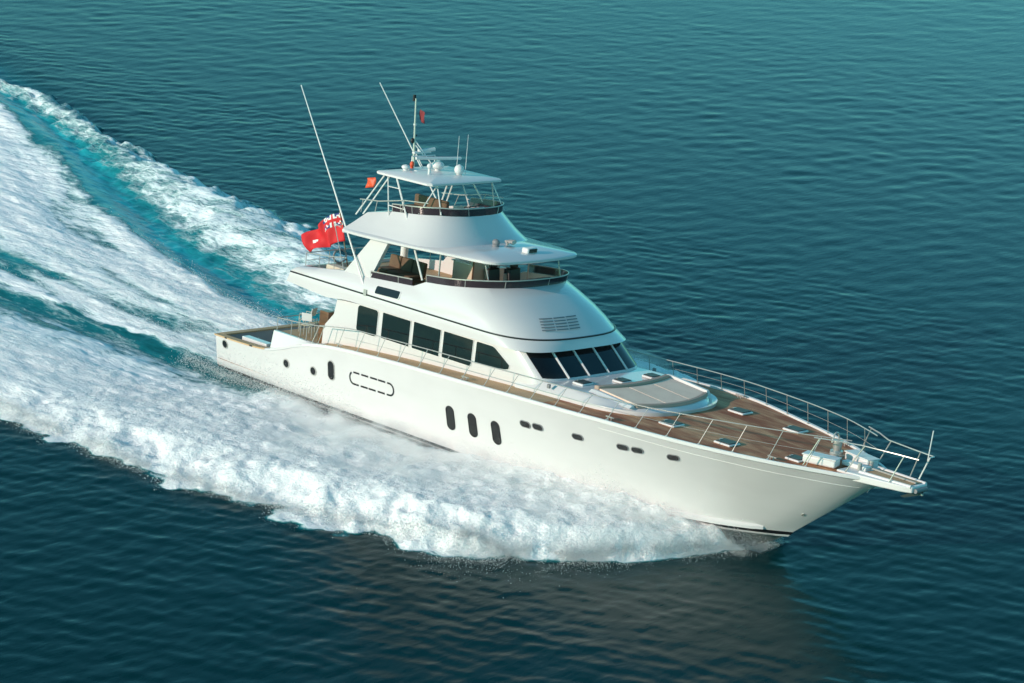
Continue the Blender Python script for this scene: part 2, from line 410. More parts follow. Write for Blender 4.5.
# ---------------------------------------------------------------- main house
HW = 2.45
L = [outline(lambda x: min(deckz(min(max(x, 5.2), 27)) - .05, 3.42), 5.25, HW, 14.75, 16.05, 3.6),
     outline(3.2, 5.28, HW, 14.7, 16.0, 4.2), outline(3.40, 5.35, HW, 14.65, 15.98, 4.2), outline(3.84, 5.75, HW, 14.6, 15.93, 4.2), outline(lambda x: 4.5 + .08 * max(0, min(1, x - 13)), 5.85, HW - .03, 13.7, 15.02, 4.2)]
house = MB().loft(L, False, True).build('deckhouse', WHITE, yacht, smooth=28)
def win(poly, name='side_window'):
    for sgn in (-1, 1):
        q = [(x, sgn * (HW - .02 * max(0, (z - 3.9) / .6)), z) for x, z in poly]
        o = plate(q, (0, sgn, .03), .03, name, GLASS, yacht, off=.008)
        ring_strip(q, (0, sgn, .03), .022, .03, 'frame', WHITE2, o, off=.016)
def rq(x0, z0, x1, z1, r0=.03, cut=None):
    w_, h_ = x1 - x0, z1 - z0; return [(x0 + w_ / 2 + a, z0 + h_ / 2 + b) for a, b in rrect(w_, h_, r0)]
win(rq(6.93, 3.52, 7.94, 4.43, .12)); win(rq(8.17, 3.55, 9.53, 4.43)); win(rq(9.69, 3.55, 10.98, 4.45)); win(rq(11.13, 3.57, 12.5, 4.45))
win([(12.66, 3.72), (14.05, 3.83), (14.2, 3.88), (14.22, 4.0), (13.5, 4.42), (13.38, 4.45), (12.7, 4.45), (12.66, 4.41)])
# windscreen panes across the front, split by slanted mullions
def front_pt(y, t):                       # t: 0 sill .. 1 head
    lo, hi = 3.84, 4.58
    def X(w_, xs, xf, n): return xs + (xf - xs) * max(0, 1 - (abs(y) / w_) ** n) ** (1 / n)
    x0, x1 = X(HW, 14.6, 15.93, 4.2), X(HW - .03, 13.7, 15.02, 4.2); return Vector((x0 + (x1 - x0) * t, y, lo + (hi - lo) * t))
ye = [-2.32, -1.40, -.47, .47, 1.40, 2.32]
for i in range(5):
    a_, b_ = ye[i] + .045, ye[i + 1] - .045
    lo = [front_pt(a_ + (b_ - a_) * j / 6, .04) for j in range(7)]; hi = [front_pt(a_ + (b_ - a_) * j / 6, .93) for j in range(7)]
    n = (Vector((.55, (a_ + b_) * .08, .6))).normalized()
    MB().loft([[p + n * .012 for p in lo], [p + n * .012 for p in hi], [p - n * .02 for p in hi], [p - n * .02 for p in lo], [p + n * .012 for p in lo]], closed=False).build('windscreen_pane', GLASS, yacht, smooth=40)
for y in ye[1:-1]:
    q = [front_pt(y, 0.0), front_pt(y, .5), front_pt(y, 1.0)]
    MB().tube([p + Vector((.02, 0, .02)) for p in q], .035, 6).build('windscreen_mullion', WHITE2, yacht)
# wipers
# aft bulkhead door
MB().box((5.84, .6, 3.45), (.04, 1.5, 1.75)).build('saloon_door', GLASS, yacht)

# brow, moulding and flybridge coaming in one shell
def ctop(x): return float(np.interp(x, [3.5, 4.4, 5.6, 6.2, 7.4, 9.5, 9.75, 9.95, 11, 12.2, 13.3], [5.10, 5.20, 5.37, 5.45, 5.47, 5.62, 5.74, 5.86, 5.96, 6.10, 6.2]))
def low(x): return float(np.interp(x, [3.4, 5.6, 6.5, 11, 14], [4.52, 4.38, 4.50, 4.50, 4.57]))
l0 = outline(low, 3.42, 2.54, 13.4, 15.05, 3.8, M=24); l1 = outline(lambda x: low(x) + .02, 3.42, 2.66, 13.5, 15.30, 3.8, M=24)
l2 = outline(lambda x: max(4.90, 4.90), 3.60, 2.68, 12.8, 15.13, 2.8, M=24)
l3 = outline(lambda x: 4.95, 3.62, 2.655, 12.8, 15.05, 2.8, M=24)
l5 = outline(ctop, 3.85, 2.42, 10.6, 13.02, 2.5, M=24)
def mix(a, b, t, bul=0.): return [tuple(Vector(p).lerp(Vector(q), t) + (Vector((bul, 0, 0)) if 0 else Vector())) for p, q in zip(a, b)]
def bulge(l, d): return [(p[0] + d * max(0, min(1, (p[0] - 9) / 5)), p[1] * (1 + d * .25), p[2]) for p in l]
inn = inset(l5, .12); inn2 = [(p[0], p[1], 4.97) for p in inn]
shell = MB().loft([l0, l1, mix(l1, l2, .5), l2, l3, bulge(mix(l3, l5, .25), .10), bulge(mix(l3, l5, .5), .14), bulge(mix(l3, l5, .75), .10), l5, inn, inn2], False, False)
shell.build('flybridge_coaming', WHITE, yacht, smooth=32)
sof = [tuple(p) for p in l0]
MB().add([(p[0], p[1], p[2] + .002) for p in sof], [tuple(range(len(sof)))]).build('deckhouse_soffit', WHITE2, yacht)
gro = MB().loft([inset(l2, -.004, -.008), inset(l2, -.012, .0), inset(l2, -.012, .04), inset(l2, .03, .045)], closed=True).build('dark_moulding', BOOT, yacht)
fl = inset(inn2, .0); MB().add([(p[0], p[1], 5.02) for p in fl], [tuple(range(len(fl)))]).build('flybridge_deck', TEAKL, yacht)
# small dark window in the coaming side
for sgn in (-1, 1):
    t0 = (5.18 - 4.95) / (5.5 - 4.95)
    q = [(x, sgn * (2.655 - .235 * (z - 4.95) / .55 + .075), z) for x, z in [(8.5 + a, 5.2 + b + a * .03) for a, b in rrect(1.14, .25, .06)]]
    o = plate(q, (0, sgn, .4), .05, 'coaming_window', PORT, yacht, off=.02); ring_strip(q, (0, sgn, .4), .03, .05, 'frame', WHITE2, o, off=.03)
# louvre on the front slope, found on the shell surface
def slope_pt(y, t):
    """front slope of the coaming at lateral y, t 0 (moulding) .. 1 (coaming top)"""
    A, B = l3, l5
    def X(lp):
        pts = sorted([(p[1], p[0], p[2]) for p in lp if p[0] > 10.5]); return np.interp(y, [p[0] for p in pts], [p[1] for p in pts]), np.interp(y, [p[0] for p in pts], [p[2] for p in pts])
    xa, za = X(A); xb, zb = X(B); d = .14 * 4 * t * (1 - t)
    return Vector((xa + (xb - xa) * t + d, y, za + (zb - za) * t))
lou = MB()
for k in range(5):
    t = .15 + .058 * k
    for j in range(3):
        y0 = -1.50 + j * .55 + k * .05
        q = [slope_pt(y0 + .50 * i / 4, t) for i in range(5)]
        n = Vector((.55, -.15, .6)).normalized()
        L2 = [[p + n * .03 for p in q], [p + n * .035 + Vector((-.035, 0, .03)) for p in q]]
        lou.loft(L2, closed=False)
lou.build('air_louvre', GREY, yacht)

# smoked wind deflector and rail of the flybridge
def band(lp, h, out, xmin, xmax=99):
    pts = [p for p in lp if xmin <= p[0] <= xmax]; c = sum((Vector(p) for p in lp), Vector()) / len(lp)
    lo = [Vector(p) + Vector((0, 0, .003)) for p in pts]; hi = []
    for p in lo:
        d = Vector((p.x - 10 if p.x > 11 else 0, p.y, 0)); d = d.normalized() if d.length else d
        hi.append(p + d * out + Vector((0, 0, h)))
    return lo, hi
def deflector(lp, h, out, xmin, xmax, name, rail=True, split=False):
    lo, hi = band(lp, h, out, xmin, xmax)
    runs = [(lo, hi)]
    if split:
        k = next(i for i in range(len(lo) - 1) if lo[i].y < 0 < lo[i + 1].y) + 1; runs = [(lo[:k], hi[:k]), (lo[k:], hi[k:])]
    for lo_, hi_ in runs:
        if len(lo_) < 2: continue
        ins = [p + Vector((-.02 if p.x > 12 else 0, -.02 * (1 if p.y > 0 else -1), 0)) for p in hi_]; ins0 = [p + Vector((-.02 if p.x > 12 else 0, -.02 * (1 if p.y > 0 else -1), 0)) for p in lo_]
        o = MB().loft([lo_, hi_, ins, ins0, lo_], closed=False).build(name, PLEXI, yacht, smooth=40)
        rl = MB().tube([p + Vector((0, 0, .02)) for p in hi_], .022, 6)
        rl.build('capping_rail', STEEL, o)
        for i in range(0, len(lo_), 8):
            MB().tube([lo_[i], hi_[i]], .014, 5).build('bracket', STEEL, o)
l5s = outline(ctop, 3.85, 2.42, 10.6, 13.02, 2.5, N=20, M=40)
deflector(l5s, .23, .05, 9.98, 99, 'wind_deflector')
deflector(l5s, .20, .02, 7.35, 9.5, 'side_screen', split=True)

# ---------------------------------------------------------------- visor roof, upper bridge
def vz(x): return float(np.interp(x, [5.9, 8, 12.8], [6.80, 6.87, 6.97]))
half = smooth_tab([(6.0, -2.62), (7.0, -2.72), (8.2, -2.72), (9.6, -2.58), (11, -2.36), (12.1, -2.22), (12.58, -2.05), (12.80, -1.7), (12.92, -.9), (12.96, 0)])
rl = [(x, y, vz(x)) for x, y in half]; rl = rl + [(x, -y, z) for x, y, z in rl[-2::-1]]
up = lambda lp, dz: [(p[0], p[1], p[2] + dz) for p in lp]
crown = [(p[0] if p[0] < 6.6 else 6.6 + (p[0] - 6.6) * .6, p[1] * .55, p[2] + .17) for p in rl]
MB().loft([inset(rl, .06, -.03), rl, up(rl, .07), inset(rl, .05, .11), crown], True, True).build('visor_roof', WHITE, yacht, smooth=40)
def utop(x): return float(np.interp(x, [5.9, 6.4, 7.6, 9.5, 10.4], [7.42, 7.50, 7.75, 7.95, 7.95]))
def ubase(x): return vz(x) + .10
u0 = outline(ubase, 5.95, 2.56, 9.0, 10.85, 2.6, M=24); u1 = outline(utop, 6.35, 1.84, 8.3, 9.98, 2.5, M=24)
def flare(l, k): return [(p[0], p[1], p[2]) for p in l]
def mixc(a, b, t, c_): return [tuple(Vector(p).lerp(Vector(q), t) + Vector(((-c_ if p[0] > 9 else 0) * max(0, min(1, (p[0] - 9) / 1.5)), -c_ * p[1] * .3, 0))) for p, q in zip(a, b)]
ui = inset(u1, .1); ui2 = [(p[0], p[1], 7.2) for p in ui]
MB().loft([u0, mixc(u0, u1, .2, .05), mixc(u0, u1, .45, .06), mixc(u0, u1, .75, .03), u1, ui, ui2], False, False).build('upper_coaming', WHITE, yacht, smooth=34)
MB().add([(p[0], p[1], 7.26) for p in ui2], [tuple(range(len(ui2)))]).build('upper_deck', TEAKL, yacht)
u1s = outline(utop, 6.35, 1.84, 8.3, 9.98, 2.5, N=20, M=40)
deflector(u1s, .24, .04, 7.55, 99, 'upper_wind_deflector')
# sweeping arch legs
for sgn in (-1, 1):
    L = []
    for t in [i / 8 for i in range(9)]:
        x0 = 6.05 + (7.35 - 6.05) * t; x1 = 7.38 + (8.15 - 7.38) * t; z = 5.38 + (6.93 - 5.38) * t; y = sgn * (2.44 - .06 * t)
        z0 = z + .0; L.append([(x0, y, z0), (x1, y, z0 + .06), (x1, y - sgn * .16, z0 + .06), (x0, y - sgn * .16, z0)])
    MB().loft(L, True, True).build('arch_leg', WHITE, yacht, smooth=20)
for y in (-1.9, 1.9):
    MB().tube([(12.3, y * .9, 6.1), (12.0, y * .92, 6.95)], .022, 6).build('roof_strut', STEEL, yacht)
for x, y in ((10.35, -2.15), (10.35, 2.15)):
    MB().tube([(x, y, 5.3), (x, y, 6.95)], .03, 6).build('roof_strut', STEEL, yacht)
# horn and searchlight on the visor roof
hn = MB().cyl((0, 0, 0), .05, .12, 10).tube([(-.1, .0, .14), (.28, .0, .15)], .035, 8, r2=.075).tube([(-.1, .16, .14), (.2, .16, .15)], .035, 8, r2=.07).box((0, .08, .13), (.1, .3, .05))
o = hn.build('air_horn', STEEL, yacht, bev=.0); o.location = (10.95, .35, 7.10)
o = MB().cyl((0, 0, 0), .12, .1, 14).ell((0, 0, .16), (.14, .13, .12)).build('searchlight', GREY, yacht); o.location = (11.0, -.25, 7.10)
sl = MB().box((0, 0, .10), (.30, .50, .20)).build('camera_housing', WHITE2, yacht, bev=.05); sl.location = (12.1, .25, 7.08)
MB().box((.156, 0, .11), (.01, .36, .13)).build('lens', PORT, sl)

# ---------------------------------------------------------------- flybridge interior
so = MB().box((7.3, -.95, 5.24), (1.75, .75, .44)).build('sofa', BROWN, yacht, bev=.06)
for k in range(3): MB().box((6.72 + .58 * k, -1.0, 5.51), (.56, .7, .12)).build('seat_cushion', BROWN, so, bev=.04)
for k in range(3): MB().box((6.72 + .58 * k, -.62, 5.72), (.56, .18, .52), rx=R(-8)).build('back_cushion', BROWN, so, bev=.05)
ot = MB().box((9.15, -1.2, 5.40), (1.0, .8, .16)).build('lounge_seat', BROWN, yacht, bev=.05)
MB().box((9.15, -1.2, 5.17), (.9, .7, .3)).build('plinth', CREAM, ot)
cb = MB().box((8.9, 1.2, 5.5), (1.7, .8, .96)).build('wet_bar', CREAM, yacht, bev=.02)
MB().box((8.9, 1.2, 5.995), (1.8, .9, .04)).build('worktop', WHITE2, cb, bev=.01)
bk = MB().box((9.55, .9, 5.92), (.08, 1.3, 1.8)).build('flybridge_bulkhead', CREAM, yacht)
MB().box((9.60, .22, 5.92), (.03, .05, 1.8)).build('trim', WOOD, bk)
cs = MB().loft([[(12.4, y, 5.02), (12.75, y, 5.02), (12.8, y, 6.1), (12.65, y, 6.3), (12.42, y, 6.15)] for y in (-1.1, 1.1)], True, True).build('helm_console', CREAM, yacht, bev=.03)
MB().box((12.5, 0, 6.26), (.24, 1.7, .05), ry=R(-28)).build('instrument_panel', LEATHER, cs)
MB().tube([(12.34 + .05 * math.cos(a), .19 * math.sin(a) - .4, 6.05 + .19 * math.cos(a)) for a in [2 * math.pi * i / 20 for i in range(20)]], .018, 6, closed=True).build('steering_wheel', WOOD, cs)
def helm_chair(x, y):
    c_ = MB().box((0, 0, .62), (.56, .58, .16)).build('helm_chair', LEATHER, yacht, bev=.05); c_.location = (x, y, 5.02)
    MB().box((-.25, 0, 1.08), (.16, .56, .85), ry=R(-7)).build('backrest', LEATHER, c_, bev=.06)
    MB().box((-.30, 0, 1.62), (.13, .34, .22), ry=R(-7)).build('headrest', LEATHER, c_, bev=.05)
    MB().cyl((0, 0, 0), .2, .04, 14).cyl((0, 0, .04), .06, .52, 10).build('pedestal', STEEL, c_)
    for s in (-1, 1): MB().box((.0, s * .31, .86), (.4, .08, .06)).build('armrest', LEATHER, c_, bev=.02)
helm_chair(11.75, -.75); helm_chair(12.0, -.02)
# upper bridge seat and console
us = MB().box((7.25, -.05, 7.48), (1.7, .75, .4)).build('upper_lounge', BROWN, yacht, bev=.05)
MB().box((7.25, .30, 7.80), (1.6, .16, .5)).build('backrest', BROWN, us, bev=.05)
uc = MB().loft([[(9.2, y, 7.26), (9.5, y, 7.26), (9.5, y, 8.0), (9.4, y, 8.12), (9.2, y, 8.05)] for y in (-.2, .7)], True, True).build('upper_console', WHITE2, yacht, bev=.03)
MB().box((9.32, .25, 8.13), (.2, .75, .03), ry=R(-18)).build('instrument_panel', LEATHER, uc)

# ---------------------------------------------------------------- tower hardtop with legs, aerials and mast
ht = empty('hardtop', (0, 0, 0), yacht)
hh = [(6.45, -1.66), (6.6, -1.74), (9.0, -1.74), (9.16, -1.64), (9.2, 0)]
hp = [(x, y, 8.86 + (x - 6.5) * .01) for x, y in hh]; hp = hp + [(x, -y, z) for x, y, z in hp[-2::-1]]
MB().loft([inset(hp, .05, -.02), hp, up(hp, .06), inset(hp, .08, .10), [(7.8 + (p[0] - 7.8) * .4, p[1] * .4, p[2] + .15) for p in hp]], True, True).build('roof_panel', WHITE2, ht, smooth=30)
MB().box((6.95, .1, 8.99), (.62, 1.3, .07)).build('mast_step', WHITE2, ht, bev=.02)
def legs(pts, r=.028, name='support_leg'):
    for sgn in (-1, 1): MB().tube([(x, sgn * y, z) for x, y, z in pts], r, 6).build(name, ALU, yacht)
legs([(6.80, 1.6, 8.86), (5.95, 2.0, 7.35)]); legs([(7.05, 1.6, 8.86), (6.25, 1.95, 7.42)])
legs([(9.05, 1.3, 8.88), (8.8, 1.8, 7.90)], .022); legs([(9.05, 1.3, 8.88), (9.55, 1.5, 7.98)], .022)
legs([(7.5, 1.7, 8.86), (9.75, 2.3, 5.86)], .034)
for sgn in (-1, 1):                        # access ladder from the visor roof to the hardtop
    ld = MB().tube([(7.06, sgn * 1.7, 8.84), (7.7, sgn * 2.05, 7.03)], .022, 6).build('ladder', ALU, yacht)
    for k in range(1, 6):
        t = k / 6.
        A = Vector((7.06, 1.7, 8.84)).lerp(Vector((7.7, 2.05, 7.03)), t); B = Vector((7.5, 1.7, 8.86)).lerp(Vector((9.75, 2.3, 5.86)), t * .62)
        if k in (1, 3, 5): MB().tube([(A.x, sgn * A.y, A.z), (B.x, sgn * B.y, B.z)], .016, 5).build('rung', ALU, ld)
# grab rails around the upper deck
for sgn in (-1, 1):
    rr = MB().tube([(6.05, sgn * 1.95, 7.9), (7.0, sgn * 1.95, 8.0), (8.2, sgn * 1.93, 8.25), (9.2, sgn * 1.8, 8.33)], .018, 6).build('upper_rail', STEEL, yacht)
    for x, z0, z1 in ((6.2, 7.45, 7.92), (6.9, 7.6, 7.99), (8.2, 7.83, 8.25)):
        MB().tube([(x - .12, sgn * 1.9, z0), (x, sgn * 1.95, z1)], .014, 5).build('stanchion', STEEL, rr)
mast = MB().tube([(6.5, 0, 8.95), (6.33, 0, 11.35)], .045, 8, r2=.03).build('mast', STEEL, yacht)
MB().cyl((6.27, -.02, 11.25), .055, .22, 10).build('masthead_light', BLACK, mast)
MB().tube([(6.42, -.05, 9.95), (6.42, .1, 10.1)], .02, 5).ell((6.40, -.06, 9.9), (.07, .07, .1)).build('anchor_light', BLACK, mast)
MB().ell((6.38, .02, 10.45), (.06, .06, .06)).build('aerial_bulb', WHITE2, mast)
MB().tube([(6.42, 0, 9.95), (7.0, .55, 9.0)], .022, 6).tube([(6.45, 0, 9.6), (6.9, .1, 9.0)], .018, 6).build('mast_brace', ALU, mast)
MB().box((6.62, .22, 9.52), (.12, .8, .06)).build('bracket', WHITE2, mast)
MB().tube([(6.55, .1, 9.55), (6.7, .75, 9.62)], .07, 8).build('small_radar', WHITE2, mast)
ra = MB().cyl((7.38, .3, 8.98), .1, .14, 12).build('radar', WHITE2, yacht)
MB().ell((7.38, .3, 9.2), (.22, .22, .15), 16, 8).build('radome', WHITE2, ra)
MB().tube([(7.15, -.55, 9.44), (7.61, 1.15, 9.44)], .055, 8).build('scanner_bar', WHITE2, ra)
MB().cyl((7.38, .3, 9.3), .07, .1, 10).build('turning_unit', WHITE2, ra)
sd = MB().cyl((8.3, .42, 8.97), .09, .12, 12).build('satellite_dome', WHITE2, yacht)
MB().ell((8.3, .42, 9.2), (.17, .17, .19), 14, 8).build('dome', WHITE2, sd)
for x, y, h in ((8.05, .55, 1.35), (8.25, .78, 1.42)): MB().tube([(x, y, 8.97), (x - .02, y, 8.97 + h)], .013, 5, r2=.006).build('whip_aerial', WHITE2, yacht)

MB().cyl((6.9, -.75, 8.98), .09, .08, 12).ell((6.9, -.75, 9.1), (.15, .15, .09), 14, 6).build('gps_antenna', WHITE2, yacht)
MB().cyl((7.9, -.6, 8.97), .05, .3, 10).ell((7.9, -.6, 9.3), (.1, .1, .1), 12, 8).build('searchlight', WHITE2, yacht)
gk = MB().tube([(6.75, -.35, 9.0), (6.75, -.35, 9.42), (6.75, .75, 9.42), (6.75, .75, 9.0)], .022, 6).build('aerial_frame', ALU, yacht)
MB().tube([(6.75, .2, 9.42), (6.5, .02, 9.75)], .02, 6).build('brace', ALU, gk)
# outriggers
for sgn in (-1, 1):
    og = MB().tube([(7.45, sgn * 2.62, 4.95), (5.0, sgn * 2.25, 8.1), (2.5, sgn * 1.87, 11.25)], .036, 8, r2=.016).build('outrigger', ALU, yacht)
    MB().box((7.45, sgn * 2.66, 4.98), (.14, .08, .22)).build('bracket', STEEL, og)
    MB().tube([(4.9, sgn * 2.2, 8.2), (4.6, sgn * 1.9, 8.25)], .012, 5).build('spreader', STEEL, og)
    MB().tube([(6.05, sgn * 2.45, 5.48), (5.35, sgn * 2.4, 6.95), (5.65, sgn * 2.36, 6.86)], .016, 5).build('stay', STEEL, og)

# ---------------------------------------------------------------- boat deck at the stern of the flybridge
for sgn in (-1, 1):
    r_ = MB().tube([(6.0, sgn * 2.3, 5.85), (5.0, sgn * 2.32, 5.72), (3.95, sgn * 2.3, 5.62)], .018, 6).build('boat_deck_rail', STEEL, yacht)
    for x in (3.95, 4.65, 5.4): MB().tube([(x, sgn * 2.3, 5.1 + (x - 3.9) * .16), (x, sgn * 2.31, 5.62 + (x - 3.95) * .11)], .014, 5).build('stanchion', STEEL, r_)
r_ = MB().tube([(3.95, -2.3, 5.62), (3.9, 0, 5.62), (3.95, 2.3, 5.62)], .018, 6).build('boat_deck_rail', STEEL, yacht)
MB().tube([(3.95, -2.3, 5.35), (3.9, 0, 5.35), (3.95, 2.3, 5.35)], .01, 5).build('wire', STEEL, r_)
for y in (-1.2, 0, 1.2): MB().tube([(3.93, y, 5.05), (3.93, y, 5.62)], .014, 5).build('stanchion', STEEL, r_)
dv = MB().cyl((5.2, 1.2, 5.02), .14, .9, 12).build('davit_crane', WHITE2, yacht)
MB().tube([(5.2, 1.2, 5.9), (5.6, .4, 6.35), (6.6, -.3, 6.3)], .07, 8).build('boom', WHITE2, dv)
MB().box((5.2, -1.9, 5.22), (.9, .35, .3)).build('deck_locker', CREAM, yacht, bev=.03)

# ---------------------------------------------------------------- foredeck trunk, sun pad, hatches
def tz(x): return float(np.interp(x, [15, 16.3, 17.5, 19.8], [3.78, 3.83, 3.86, 3.66]))
t0 = outline(lambda x: deckz(x) - .02, 14.6, 2.52, 17.2, 19.95, 2.7, M=16); t1 = outline(lambda x: deckz(x) + .14, 14.6, 2.50, 17.2, 19.98, 2.7, M=16)
t2 = outline(lambda x: tz(x) - .10, 14.6, 2.36, 17.0, 19.70, 2.7, M=16); t3 = outline(tz, 14.6, 2.22, 16.9, 19.55, 2.7, M=16)
MB().loft([t0, t1, t2, t3], False, True).build('trunk_cabin', WHITE, yacht, smooth=35)
# sun pad: cushion, darker bolsters, raised white coaming
def arc(y, x0, bow): return x0 + bow * (1 - (y / 1.8) ** 2)
ys = [-1.72 + 3.44 * i / 16 for i in range(17)]
sp_ = empty('sun_pad', (0, 0, 0), yacht)
def slab(xa, xb, z0, z1, name, m, par, ya=ys, bev=.03):
    lo = [(xa(y), y, tz(xa(y)) + z0) for y in ya] + [(xb(y), y, tz(xb(y)) + z0) for y in ya[::-1]]
    return MB().loft([lo, up(lo, z1 - z0)], True, True).build(name, m, par, smooth=30, bev=bev)
for k in range(3):
    yy = [-1.70 + 1.135 * k + 1.125 * i / 8 for i in range(9)]
    slab(lambda y: arc(y, 17.45, .28), lambda y: arc(y, 18.95, .42), -.02, .085, 'pad_cushion', PAD, sp_, yy, .025)
slab(lambda y: arc(y, 17.25, .28), lambda y: arc(y, 17.44, .28), -.02, .16, 'head_bolster', PADD, sp_)
slab(lambda y: arc(y, 18.96, .42), lambda y: arc(y, 19.1, .42), -.02, .11, 'foot_bolster', PADD, sp_)
for sgn in (-1, 1):
    L = []
    for i in range(12):
        x = 17.3 + 1.75 * i / 11; L.append([(x, sgn * 1.74, tz(x) - .03), (x, sgn * 1.76, tz(x) + (.15 if sgn > 0 else .05)), (x, sgn * 1.86, tz(x) + (.15 if sgn > 0 else .05)), (x, sgn * 2.0, tz(x) - .03)])
    MB().loft(L, True, True).build('pad_coaming', WHITE2, sp_, smooth=25)
def hatch(x, y, z, sx, sy, h=.07, ry=0.):
    o = MB().box((0, 0, h / 2), (sx, sy, h)).build('deck_hatch', WHITE2, yacht, bev=.03); o.location = (x, y, z); o.rotation_euler = (0, ry, 0)
    MB().box((0, 0, h + .012), (sx * .84, sy * .84, .03)).build('smoked_lid', LID, o, bev=.01)
    MB().box((-sx * .38, 0, h + .03), (.04, sy * .3, .02)).build('hinge', STEEL, o)
for x, y in ((16.55, -1.45), (16.95, 0), (16.95, 1.45)): hatch(x, y, tz(x) - .005, .46, .52)
for x, y in ((20.55, -1.68), (20.55, 1.68), (22.79, -1.68), (22.79, 1.68)): hatch(x, y, deckz(x) + .005, .64, .54)
hatch(24.95, -1.0, deckz(25), .55, .5)
# navigation light on the side of the house and small deck fittings
for sgn in (-1, 1):
    MB().box((16.1, sgn * 2.55, 3.78), (.12, .08, .14)).build('step_light', GREY, yacht, bev=.02)
    for x in (6.6, 13.0, 19.3, 24.6):
        b_ = sheer(x)[0] - .32
        MB().tube([(x - .16, sgn * b_, deckz(x) + .1), (x + .16, sgn * b_, deckz(x) + .1)], .022, 6).tube([(x - .06, sgn * b_, deckz(x)), (x - .06, sgn * b_, deckz(x) + .1)], .02, 6).tube([(x + .06, sgn * b_, deckz(x)), (x + .06, sgn * b_, deckz(x) + .1)], .02, 6).build('mooring_cleat', STEEL, yacht)

# ---------------------------------------------------------------- rails
def rail_top(x): return float(np.interp(x, [5.2, 7.2, 11.3, 14.7, 20.7, 24.6, 26.8], [3.38, 3.70, 3.90, 4.02, 4.22, 4.38, 4.44]))
def inb(x): return .10 + .22 * min(1, max(0, (x - 6) / 10))
for sgn in (-1, 1):
    xr = [5.6 + (26.6 - 5.6) * i / 60 for i in range(61)]
    def rp(x, t):                          # t: 0 foot, 1 top
        b_, z_ = sheer(min(x, 27.2)); y0 = max(b_ - .10, .3); y1 = max(b_ - .10 - inb(x), .45)
        return Vector((x, sgn * (y0 + (y1 - y0) * t), z_ + .04 + (rail_top(x) - z_ - .04) * t))
    rail = MB().tube([(5.35, sgn * 3.0, sheer(5.3)[1] + .05)] + [rp(x, 1) for x in xr], .017, 7).build('deck_rail', STEEL, yacht)
    MB().tube([rp(x, .52) for x in xr[4:]], .006, 5).build('lifeline', STEEL, rail)
    for k in range(20):
        x = 5.7 + 1.05 * k
        f_ = rp(x, 0); t_ = rp(x + .16, 1)
        MB().tube([f_, t_], .012, 6).build('stanchion', STEEL, rail)
        MB().cyl(tuple(f_ - Vector((0, 0, .0))), .04, .02, 8).build('stanchion_foot', STEEL, rail)

# ---------------------------------------------------------------- bow: pulpit, windlass, anchor
L = []
for i in range(12):
    t = i / 11; x = 26.3 + (28.75 - 26.3) * t; w_ = .78 * (1 - t) ** .6 * .55 + .36
    z = 3.46 + .03 * t; L.append([(x, -w_, z - .20 + .06 * t), (x, -w_ - .02, z + .05), (x, w_ + .02, z + .05), (x, w_, z - .20 + .06 * t)])
pp = MB().loft(L, True, True).build('bow_pulpit', WHITE2, yacht, smooth=30, bev=.03)
L = []
for i in range(8):
    t = i / 7; x = 27.0 + (28.6 - 27.0) * t; w_ = .40 - .08 * t; L.append([(x, -w_, 3.535 + .02 * t), (x, w_, 3.535 + .02 * t)])
MB().loft(L, closed=False).build('pulpit_grating', TEAKL, pp)
for s in (-1, 1): MB().tube([(26.9, s * .47, 3.53), (28.7, s * .37, 3.53)], .06, 8).build('pulpit_rim', WHITE2, pp)
MB().tube([(28.8, -.28, 3.42), (28.8, .28, 3.42)], .07, 10).build('anchor_roller', GREY, pp)
an = MB().tube([(27.4, 0, 3.40), (28.9, 0, 3.30)], .045, 6).build('anchor', STEEL, yacht)
MB().loft([[(28.7, -.3, 3.38), (28.9, 0, 3.30), (28.7, .3, 3.38)], [(28.2, -.14, 3.1), (28.25, 0, 3.05), (28.2, .14, 3.1)]], closed=False).build('fluke', STEEL, an)
# pulpit rails: starboard run, port run that ends in a fork with the jack staff
for sgn in (-1, 1):
    a_ = MB().tube([(25.75, sgn * 1.36, 4.41), (26.4, sgn * 1.02, 4.42), (27.0, sgn * .66, 4.40), (28.2, sgn * .46, 4.40), (28.85, sgn * .38, 4.40)], .02, 7).build('pulpit_rail', STEEL, yacht)
    for x0, x1, y0 in ((25.5, 25.9, 1.3), (26.6, 27.1, .68), (28.0, 28.35, .42)):
        MB().tube([(x0, sgn * (y0 + .1), 3.5), (x1, sgn * (y0 - .02), 4.40)], .02, 6).build('stanchion', STEEL, a_)
MB().tube([(28.85, .38, 4.40), (28.9, .1, 4.42), (28.62, .10, 3.70)], .022, 6).tube([(28.8, .15, 4.3), (28.86, .15, 5.22)], .018, 6).build('jack_staff', ALU, yacht)
wl = MB().cyl((25.35, .42, 3.5), .2, .18, 14).cyl((25.35, .42, 3.68), .12, .28, 14, r2=.15).build('windlass', STEEL, yacht)
MB().tube([(25.27 + .0 * a, .42 + .17 * math.cos(R(a)), 3.92 + .3 * math.sin(R(a))) for a in range(0, 181, 20)], .03, 6).build('bail', STEEL, wl)
MB().cyl((25.35, .42, 3.96), .17, .05, 14).build('gypsy', STEEL, wl)
MB().cyl((25.7, -.15, 3.5), .14, .25, 12).cyl((25.7, -.15, 3.75), .16, .05, 12).build('capstan', STEEL, wl)
for x, y, r in ((25.65, -.72, .28), (26.2, .55, .22)):
    lk = MB().box((x, y, 3.60), (1.05, .46, .24), rz=-r if y > 0 else r).build('deck_box', WHITE2, yacht, bev=.05)
    MB().box((x, y, 3.735), (1.1, .5, .04), rz=-r if y > 0 else r).build('lid', WHITE2, lk, bev=.015)
